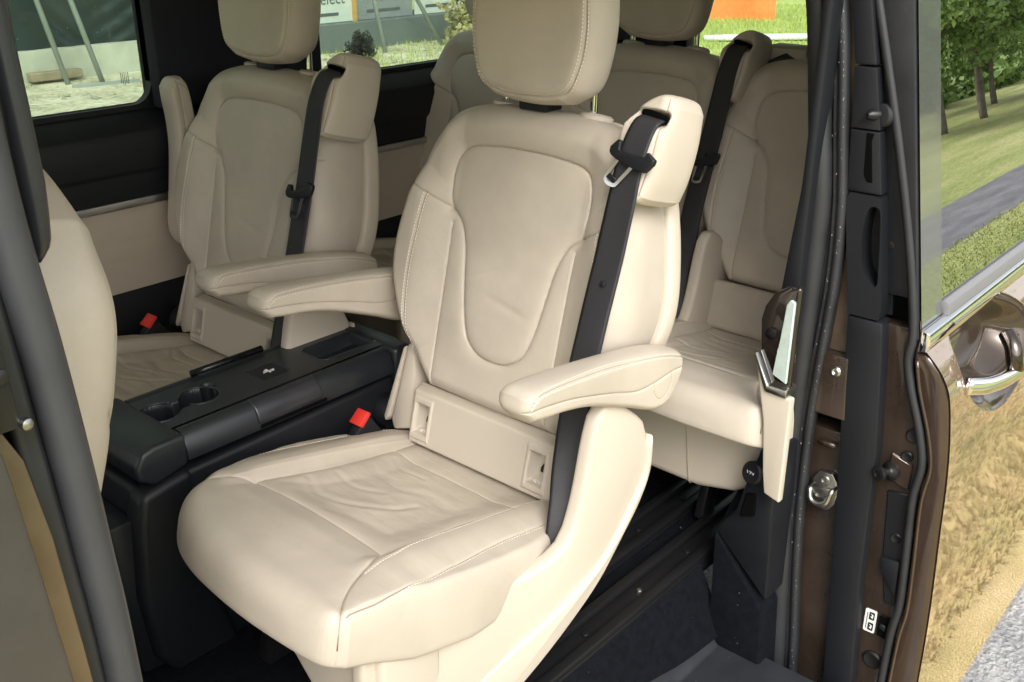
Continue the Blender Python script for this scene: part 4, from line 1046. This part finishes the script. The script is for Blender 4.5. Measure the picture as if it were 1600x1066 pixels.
# chrome handle
hp = [(1.985, .522, -.880), (2.04, .490, -.884), (2.12, .464, -.874), (2.22, .453, -.856), (2.33, .458, -.860), (2.42, .480, -.866), (2.47, .512, -.866)]
sweep('door_handle', hp, [(-.019, -.004), (-.017, .007), (-.010, .011), (.008, .011), (.016, .007), (.019, -.003), (.012, -.008), (-.012, -.008)], (0, -1, 0), CHROME, dr, n=60)
sweep('handle_hook', [(2.12, .50, -.80), (2.10, .478, -.82), (2.10, .470, -.85), (2.13, .470, -.875)], circ(.017, 14), (0, -1, 0), mat("dark chrome", (.12, .10, .09), .15, metal=1.0), dr, n=24)

# rain drops standing on door, chrome strip and window
DROP = mat("rain drop", (.9, .9, .9), .03, metal=0.0, spec=1.0, coat=1.0)
DROPM = glass_mat("clear water", (.80, .80, .80), 0.0, 1.0, 1.6)
V = []; Fc = []
def drop(c, n_, r, flat=.45):
    n_ = Vector(n_).normalized(); a = n_.orthogonal().normalized(); b = n_.cross(a); base = len(V); k = 7
    an = rng.rand() * .6 + .8
    for (rr, hh) in ((1, 0), (.8, .6), (.4, .92)):
        for j in range(k):
            t = 2 * pi * j / k; V.append(tuple(Vector(c) + (a * cos(t) * an + b * sin(t) / an) * r * rr + n_ * r * flat * hh))
    for i in range(2):
        for j in range(k): Fc.append((base + i * k + j, base + i * k + (j + 1) % k, base + (i + 1) * k + (j + 1) % k, base + (i + 1) * k + j))
    Fc.append(tuple(base + 2 * k + j for j in range(k)))
for k in range(900):
    x = 1.93 + 1.6 * rng.rand() ** 1.3
    z = -.80 - .22 * rng.rand() ** 2.0
    if inside(np.array([[x, z]]), CUPC)[0]: continue
    y = float(ysk(z)) + .010 * float(sst(np.array(x), 2.2, 4.6)); e = float(ysk(z + .003)) - float(ysk(z - .003))
    drop((x, y, z), (0, -1, -e / .006 * -1), .0010 + .0022 * rng.rand() ** 2)
for k in range(260):
    x = 1.91 + 1.6 * rng.rand(); z = -.752 - .022 * rng.rand(); drop((x, .5825 - .0035 * (-(z + .755)) / .019, z), (0, -1, .3), .0008 + .0018 * rng.rand() ** 2)
for k in range(120):
    x = 1.91 + 1.6 * rng.rand(); z = -.74 + .6 * rng.rand(); drop((x, float(ylin(z)) - .0015, z), (0, -1, -.2), .0006 + .0010 * rng.rand() ** 2)
o = link_mesh('rain_drops', V, Fc, DROPM, dr); o['kind'] = 'stuff'
V = []; Fc = []
for (x0, x1, nn) in ((.15, 1.42, 90), (2.0, 3.15, 60)):
    for k in range(nn): drop((x0 + (x1 - x0) * rng.rand(), 2.582, -.46 + .45 * rng.rand()), (0, -1, 0), .0010 + .0014 * rng.rand() ** 2)
o = link_mesh('pane_drops', V, Fc, mat("bright water drop", (.75, .8, .78), .2, spec=1.0), van); o['kind'] = 'stuff'
# etched glass mark on the far window
for k in range(5): prism('glass_mark', [(1.372 + .005 * k, -.418 - .004 * (k % 3)), (1.3732 + .005 * k, -.418), (1.3732 + .005 * k, -.390), (1.372 + .005 * k, -.390 - .003 * (k % 2))], 'y', 2.572, 2.573, HOLE, van, 0)

# ================================================================== GROUNDS
def gmat(name, cols, scale, bump=.6, bscale=30, stretch=None, rough=.9):
    m = bpy.data.materials.new(name); m.use_nodes = True; n = m.node_tree.nodes; L = m.node_tree.links
    p = n["Principled BSDF"]; p.inputs['Roughness'].default_value = rough
    tc = n.new("ShaderNodeTexCoord"); mp = n.new("ShaderNodeMapping")
    if stretch: mp.inputs['Scale'].default_value = stretch[0]; mp.inputs['Rotation'].default_value = (0, 0, stretch[1])
    L.new(tc.outputs['Object'], mp.inputs[0])
    a = n.new("ShaderNodeTexNoise"); a.inputs['Scale'].default_value = scale; a.inputs['Detail'].default_value = 9; a.inputs['Roughness'].default_value = .65
    L.new(mp.outputs[0], a.inputs[0])
    r = n.new("ShaderNodeValToRGB"); r.color_ramp.elements[0].position = .3; r.color_ramp.elements[1].position = .7
    r.color_ramp.elements[0].color = (*cols[0], 1); r.color_ramp.elements[1].color = (*cols[-1], 1)
    for i, c in enumerate(cols[1:-1]):
        e = r.color_ramp.elements.new(.3 + .4 * (i + 1) / (len(cols) - 1)); e.color = (*c, 1)
    L.new(a.outputs['Fac'], r.inputs[0])
    f_ = n.new("ShaderNodeTexNoise"); f_.inputs['Scale'].default_value = bscale; f_.inputs['Detail'].default_value = 8; L.new(mp.outputs[0], f_.inputs[0])
    mx = n.new("ShaderNodeMix"); mx.data_type = 'RGBA'; mx.blend_type = 'OVERLAY'; mx.inputs[0].default_value = .75
    L.new(r.outputs[0], mx.inputs[6]); L.new(f_.outputs['Fac'], mx.inputs[7])
    h2 = n.new("ShaderNodeHueSaturation"); L.new(mx.outputs[2], h2.inputs['Color']); L.new(h2.outputs[0], p.inputs['Base Color'])
    b = n.new("ShaderNodeBump"); b.inputs['Strength'].default_value = bump; b.inputs['Distance'].default_value = .05
    L.new(f_.outputs['Fac'], b.inputs['Height']); L.new(b.outputs[0], p.inputs['Normal'])
    return m
LAWN = gmat("mown lawn", [(.20, .25, .07), (.32, .35, .12), (.47, .45, .21)], 1.0, .5, 22, ((.25, 1.6, 1), .15))
MEADOW = gmat("meadow", [(.26, .34, .08), (.38, .44, .13), (.50, .50, .20)], 1.2, .5, 16)
GOLD = gmat("dry golden grass", [(.30, .30, .10), (.56, .45, .20), (.72, .58, .32)], 1.6, .5, 90, ((1.0, 2.0, 1), .4))
PATHM = gmat("grey asphalt path", [(.115, .115, .125), (.17, .17, .18), (.24, .24, .25)], 2.0, .3, 60, ((.5, 2, 1), .1))
PAVE = gmat("pale wet concrete", [(.20, .21, .22), (.34, .335, .33), (.46, .45, .43)], 5.0, .5, 60)
DIRT = gmat("pale rubble dirt", [(.30, .29, .18), (.58, .54, .40), (.76, .72, .58)], 2.2, 1.0, 14)
def sheet(name, pts, z, m, kind='structure'):
    V = [(p[0], p[1], z) for p in pts]
    o = link_mesh(name, V, [tuple(range(len(V)))], m, None, False, loc=(pts[0][0], pts[0][1], z)); o['kind'] = kind; return o
G = -CZ
sheet('ground', [(-900, -900), (900, -900), (900, 900), (-900, 900)], G, MEADOW)
sheet('lawn', [(-80, -60), (140, -60), (140, -3.25), (-80, -3.35)], G + .004, LAWN)
sheet('path', [(-60, -3.45), (130, -3.3), (130, -2.35), (-60, -2.35)], G + .008, PATHM)
sheet('verge', [(-60, -2.4), (130, -2.4), (130, -1.3), (-60, -1.3)], G + .006, LAWN)
sheet('dry_grass', [(-60, -1.4), (130, -1.6), (130, .47), (-60, .47)], G + .010, GOLD)
sheet('pavement', [(-12, .405), (40, .405), (40, 3.4), (-12, 3.4)], G + .014, PAVE)
sheet('dirt_yard', [(-14, 3.3), (12.6, 3.3), (13.2, 9.5), (15.5, 14.2), (-14, 14.2)], G + .012, DIRT)
# dry grass blades near the van
def blades(name, n_, area, hgt, m, z0=G, seed=3, lean=.6):
    r = np.random.RandomState(seed)
    x = area[0] + (area[1] - area[0]) * r.rand(n_); y = area[2] + (area[3] - area[2]) * r.rand(n_)
    h = hgt * (.5 + r.rand(n_)); a = r.rand(n_) * 6.28; l = lean * h * r.rand(n_); w_ = .004 + .006 * r.rand(n_)
    b0 = np.stack([x - w_ * np.sin(a), y + w_ * np.cos(a), np.full(n_, z0)], 1); b1 = np.stack([x + w_ * np.sin(a), y - w_ * np.cos(a), np.full(n_, z0)], 1)
    tp = np.stack([x + l * np.cos(a), y + l * np.sin(a), z0 + h], 1)
    V = np.stack([b0, b1, tp], 1).reshape(-1, 3); Fc = np.arange(3 * n_).reshape(-1, 3)
    o = link_mesh(name, V, Fc, m, None, False, loc=(area[0], area[2], z0)); o['kind'] = 'stuff'; return o
o = blades('dry_grass_blades', 60000, (2.0, 14, -1.4, .30), .045, mat("dry stalk", (.56, .43, .21), .8, var=.5, vscale=3, col2=(.26, .27, .09)))
tag(o, 'dry golden grass standing along the pavement, mirrored in the door', 'grass')
o = blades('verge_grass', 30000, (3.0, 22, -2.4, -1.3), .025, mat("green stalk", (.34, .40, .12), .8, var=.4, vscale=3), seed=5)
tag(o, 'green grass beside the asphalt path, mirrored in the door', 'grass')

# ================================================================== TREES ON THE LAWN (mirrored in the door)
LEAFM = mat("tree leaves", (.28, .40, .12), .6, var=.5, vscale=1.2, col2=(.14, .24, .07))
BARK = mat("tree bark", (.20, .17, .14), .9, var=.4, vscale=6, bump=.6, bscale=30, bdist=.02)
def crown_mesh(n_, R, H, seed, leaf=.13):
    r = np.random.RandomState(seed); cl = []
    for k in range(46):
        d = r.randn(3); d /= np.linalg.norm(d); q = r.rand() ** .4
        c = np.array([d[0] * R * q, d[1] * R * q, H * .5 + d[2] * H * .46 * q]); cl.append((c, R * (.16 + .16 * r.rand())))
    V = np.zeros((n_, 4, 3))
    idx = r.randint(0, len(cl), n_); cc = np.array([c for c, _ in cl])[idx]; rr = np.array([q for _, q in cl])[idx]
    d = r.randn(n_, 3); d /= np.linalg.norm(d, axis=1)[:, None]
    c = cc + d * (rr * r.rand(n_) ** .35)[:, None] * np.array([1.25, 1.25, .8])
    a = r.randn(n_, 3); a /= np.linalg.norm(a, axis=1)[:, None]; b = np.cross(a, r.randn(n_, 3)); b /= np.linalg.norm(b, axis=1)[:, None]
    s_ = leaf * (.6 + .8 * r.rand(n_))[:, None]
    V[:, 0] = c - a * s_; V[:, 1] = c + b * s_ * .6; V[:, 2] = c + a * s_; V[:, 3] = c - b * s_ * .6
    return V.reshape(-1, 3), np.arange(4 * n_).reshape(-1, 4), cl
def tree(x, y, H, R, seed, label, th=2.4, n_=9000):
    t = thing('park_tree', label, 'tree', (x, y, G), 'trees on the lawn')
    V, Fc, cl = crown_mesh(n_, R, H - th, seed, .075)
    V = V + np.array([x, y, G + th - .3])
    link_mesh('crown', V, Fc, LEAFM, t, False)
    tv, tf = sweep('', [(x, y, G - .1), (x + .05, y, G + th * .5), (x, y + .05, G + th), (x + .1, y, G + H * .6), (x + .1, y + .1, G + H * .85)], [[(q[0] * k, q[1] * k) for q in circ(.085, 9)] for k in np.linspace(1.1, .2, 14)], (1, 0, 0), None, n=14, raw=True)
    TV = list(tv); TF = list(tf)
    for c, rr in cl[:12]:
        e = c + np.array([x, y, G + th - .3]); z0 = min(e[2] - .4, G + th + .6)
        bv, bf = sweep('', [(x, y, z0), tuple((np.array([x, y, z0]) + e) / 2 + np.array([0, 0, .2])), tuple(e)], [[(q[0] * k, q[1] * k) for q in circ(.04, 5)] for k in np.linspace(1, .3, 6)], (.3, .9, .1), None, n=6, raw=True)
        off = len(TV); TV += list(bv); TF += [tuple(i + off for i in f) for f in bf]
    link_mesh('trunk', TV, TF, BARK, t)
    return t
tree(26.1, -7.3, 5.6, 1.75, 1, 'park tree with a bare grey trunk, the right one of the two nearest', 1.5)
tree(23.7, -7.4, 5.4, 1.75, 2, 'park tree on the lawn mirrored in the window, nearest the window border', 1.35)
tree(31.0, -8.6, 5.0, 2.1, 3, 'bushy park tree on the lawn mirrored furthest right in the window', 1.2)
tree(21.6, -8.8, 6.2, 2.0, 4, 'tall park tree at the left end of the mirrored row', 1.4)
tree(29.0, -10.5, 6.4, 2.2, 5, 'tall park tree standing behind the two bare trunks', 1.4)
rr = np.random.RandomState(9); HV = []; HF = []
for k in range(26):
    V, Fc, _ = crown_mesh(1500, 1.9, 1.5 + 1.3 * rr.rand(), 20 + k, .15)
    c = np.array([14 + k * 1.5 + rr.rand(), -12.0 - rr.rand() * 2, G - .4]); off = len(HV) * 6000
    HV.append(V + c); HF.append(Fc + off)
o = link_mesh('far_wood', np.vstack(HV), np.vstack(HF), LEAFM, None, False, loc=(30, -13, G)); o['kind'] = 'stuff'
tag(o, 'dark green wood beyond the lawn mirrored in the window', 'wood')
# far ridge
V = []; Fc = []
for i in range(60):
    x = -700 + i * 28; h = 30 + 22 * sin(i * .35) + 12 * sin(i * .9 + 1)
    V += [(x, -620, G - 1), (x, -560 , G + h), (x, -500, G - 1)]
for i in range(59):
    b = i * 3; Fc += [(b, b + 1, b + 4, b + 3), (b + 1, b + 2, b + 5, b + 4)]
o = link_mesh('hill', V, Fc, mat("blue green hill", (.10, .14, .15), .95), None, True, loc=(0, -560, G)); o['kind'] = 'structure'

# ================================================================== BUILDING SITE beyond the far windows
wl = thing('concrete_kerb_wall', 'low pale concrete wall along the dirt yard seen through the far window', 'wall', (3, 13.9, G))
prism('wall_block', [(13.72, G - .05), (14.0, G - .05), (14.0, G + .42), (13.72, G + .42)], 'x', -8, 9.8, mat("pale concrete", (.50, .51, .43), .9, var=.3, vscale=2, bump=.4, bscale=20, bdist=.01), wl, .01, 1)
TARP = mat("dark green tarpaulin", (.020, .034, .034), .42, var=.3, vscale=1.5)
def tarp_h(x, z):
    return .05 * np.sin(x * 5 + 2 * np.sin(z * 2)) * np.exp(-((z - 2.6) / 1.2) ** 2) + .03 * np.sin(x * 11 + z * 6) * np.sin(z * 5 + x) + .03 * np.sin((x + z) * 17) * np.sin(x * 2.1) ** 4 + .02 * np.sin((z * 2 - x) * 13) * np.sin(x * 1.3 + 1) ** 4
tp_ = hfield('green_tarpaulin', np.linspace(-8, 9.6, 420), np.linspace(.40, 4.5, 110), tarp_h, TARP, None, ((0, 13.86, G), (1, 0, 0), (0, 0, 1), (0, -1, 0)))
tag(tp_, 'creased dark green tarpaulin hung above the low concrete wall', 'tarpaulin')
GALV = mat("galvanised pole", (.30, .34, .33), .5, metal=.3)
for k, (b_, t_, lb) in enumerate((((6.35, 13.3, G), (5.6, 13.55, G + 4), 'left of two thin grey props leaning on the green tarpaulin'),
                                  ((6.68, 13.0, G), (5.95, 13.55, G + 4), 'right of two thin grey props leaning on the green tarpaulin'))):
    pr_ = sweep('scaffold_prop', [b_, t_], circ(.035, 10), (0, 1, 0), GALV, None, n=3, loc=b_); tag(pr_, lb, 'prop', 'leaning props')
ft = prism('prop_foot_bar', [(6.25, 12.95), (7.1, 12.80), (7.1, 12.85), (6.25, 13.0)], 'z', G + .01, G + .05, GALV, None, .004, 1); tag(ft, 'thin grey bar lying on the dirt at the foot of a prop', 'bar')
lb_ = prism('timber_block', [(6.0, 13.55), (6.7, 13.55), (6.7, 13.70), (6.0, 13.70)], 'z', G + .05, G + .16, mat("raw timber", (.30, .25, .17), .8, var=.3, vscale=8), None, .01, 1); tag(lb_, 'short raw timber block against the low concrete wall behind the props', 'timber')
r = np.random.RandomState(4); V = []; Fc = []
for k in range(2600):
    x = r.rand() * 17 - 4; y = 4.5 + r.rand() * 9.2; s_ = .012 + .05 * r.rand() ** 3
    b = len(V); q = r.randn(6, 3) * .25
    for i, d in enumerate(((1, 0, 0), (-1, 0, 0), (0, 1, 0), (0, -1, 0), (0, 0, .7), (0, 0, -.7))): V.append(tuple(np.array([x, y, G + s_ * .4]) + (np.array(d) + q[i]) * s_))
    for f in ((0, 2, 4), (2, 1, 4), (1, 3, 4), (3, 0, 4), (2, 0, 5), (1, 2, 5), (3, 1, 5), (0, 3, 5)): Fc.append(tuple(b + i for i in f))
o = link_mesh('rubble', V, np.array(Fc), mat("rubble stone", (.40, .38, .30), .9, var=.4, vscale=2), None, False, loc=(5, 9, G)); o['kind'] = 'stuff'; tag(o, 'pale rubble scattered over the dirt yard', 'rubble')
o = blades('weeds', 5000, (3.0, 7.0, 6.5, 10.5), .07, mat("weed green", (.14, .24, .06), .8), seed=11); tag(o, 'low green weeds on the dirt yard in the far window', 'weeds')
# timber building clad with printed wrap panels
bd = thing('timber_building', 'unfinished timber building clad with printed white wrap panels behind props', 'building', (13, 13.5, G))
WRAP = mat("white wrap sheet", (.60, .64, .61), .7, var=.15, vscale=2); WRAPG = mat("grey wrap sheet", (.26, .28, .30), .7, var=.2, vscale=2); STUD = mat("orange timber stud", (.50, .30, .10), .8)
prism('plinth', [(13.2, G - .02), (14.2, G - .02), (14.2, G + .45), (13.2, G + .45)], 'x', 9.9, 24, mat("grey plinth", (.13, .15, .15), .9), bd, .01, 1)
PR = mat("dark print", (.10, .11, .12), .7)
x = 10.25; ii = 0
while x < 20:
    wd = (1.1, 1.35, 1.25, 1.3)[ii % 4]; gm = WRAPG if ii == 1 else WRAP
    for jz in range(4):
        z0 = G + .46 + jz * .62
        box('wrap_panel', (x, 13.35, z0), (x + wd - .06, 13.37, z0 + .59), gm, bd, 0)
        text_mesh('panel_lettering', "Celect", .26, ((x + wd / 2, 13.345, z0 + .36), (1, 0, 0), (0, 0, 1), (0, -1, 0)), PR, bd)
        box('panel_print_line', (x + .25, 13.345, z0 + .10), (x + wd - .35, 13.347, z0 + .15), PR, bd, 0)
    if ii in (0, 2, 3): box('stud', (x + wd - .06, 13.30, G + .45), (x + wd, 13.36, G + 3), STUD, bd, 0)
    if ii >= 3: box('cross_batten', (x, 13.31, G + 1.66), (x + wd - .06, 13.345, G + 1.70), STUD, bd, 0)
    x += wd; ii += 1
for (xb, xt, lb) in ((11.3, 11.15, 'upright grey prop in front of the clad building'), (12.6, 11.0, 'slanting grey prop in front of the clad building')):
    pr_ = sweep('building_prop', [(xb, 12.6, G), (xt, 13.2, G + 3)], circ(.035, 8), (0, 1, 0), GALV, None, n=3, loc=(xb, 12.6, G)); tag(pr_, lb, 'prop')
# dry bush and rubble by the building
V, Fc, _ = crown_mesh(5200, 1.0, 1.15, 77, .045)
V = V * np.array([1.3, .8, 1.0]) + np.array([13.6, 12.0, G - .25])
bs = link_mesh('dry_bush', V, Fc, mat("dry yellow leaves", (.42, .36, .17), .8, var=.5, vscale=5, col2=(.2, .19, .1)), None, False, loc=(13.6, 12.0, G)); tag(bs, 'dry yellowish bush in front of the clad building', 'bush')
V, Fc, _ = crown_mesh(3000, .5, .5, 78, .03)
bs = link_mesh('dark_shrub', V * np.array([.5, .5, .8]) + np.array([10.6, 12.4, G]), Fc, mat("black leaves", (.02, .022, .02), .9), None, False, loc=(10.6, 12.4, G)); tag(bs, 'small dark shrub at the corner of the clad building', 'shrub')
# seen through the rear window: orange fence net, white pipes, parked pale boards
ORG = glass_mat("orange mesh net", (.95, .35, .16), .5, .4)
fn = hfield('orange_fence_net', np.linspace(0, 2.1, 30), np.linspace(0, 1.1, 10), lambda a, b: .06 * np.sin(a * 4 + b), mat("orange net", (.85, .22, .06), .7, var=.2, vscale=8), None, ((19.2, 12.2, G), (.62, -.78, 0), (0, 0, 1), (-.78, -.62, 0)))
tag(fn, 'orange plastic fence net on the grass outside the rear window', 'fence')
for k in range(4):
    q = (16.0 + .16 * k, 9.55 - .10 * k, G + .07)
    pp = sweep('white_pipe', [q, (q[0] + 1.3, q[1] - 1.25, G + .07)], circ(.05, 10), (0, 0, 1), mat("white pipe", (.75, .78, .82), .4), None, n=3, loc=q)
    tag(pp, ('first', 'second', 'third', 'fourth')[k] + ' white pipe from the left on the grass outside the rear window', 'pipe', 'white pipes on the grass')
for k in range(3):
    q = (19.0 + k * .5, 13.6 - .2 * k, G + .25 * (k + 1))
    b = box('pale_board', (q[0] - .3, q[1] - 1.0, G + .02 + .22 * k), (q[0] + 1.2, q[1] + 1.2, G + .20 + .22 * k), mat("pale board", (.62, .58, .52), .8, var=.3, vscale=4), None, .01); tag(b, ('lowest', 'middle', 'topmost')[k] + ' of the pale boards stacked beside the orange fence net', 'board', 'stack of pale boards')
o = blades('meadow_grass', 26000, (10, 24, 5.0, 14), .09, mat("bright grass", (.40, .47, .13), .8, var=.4, vscale=2), seed=15); tag(o, 'bright green grass behind the van in the rear window', 'grass')
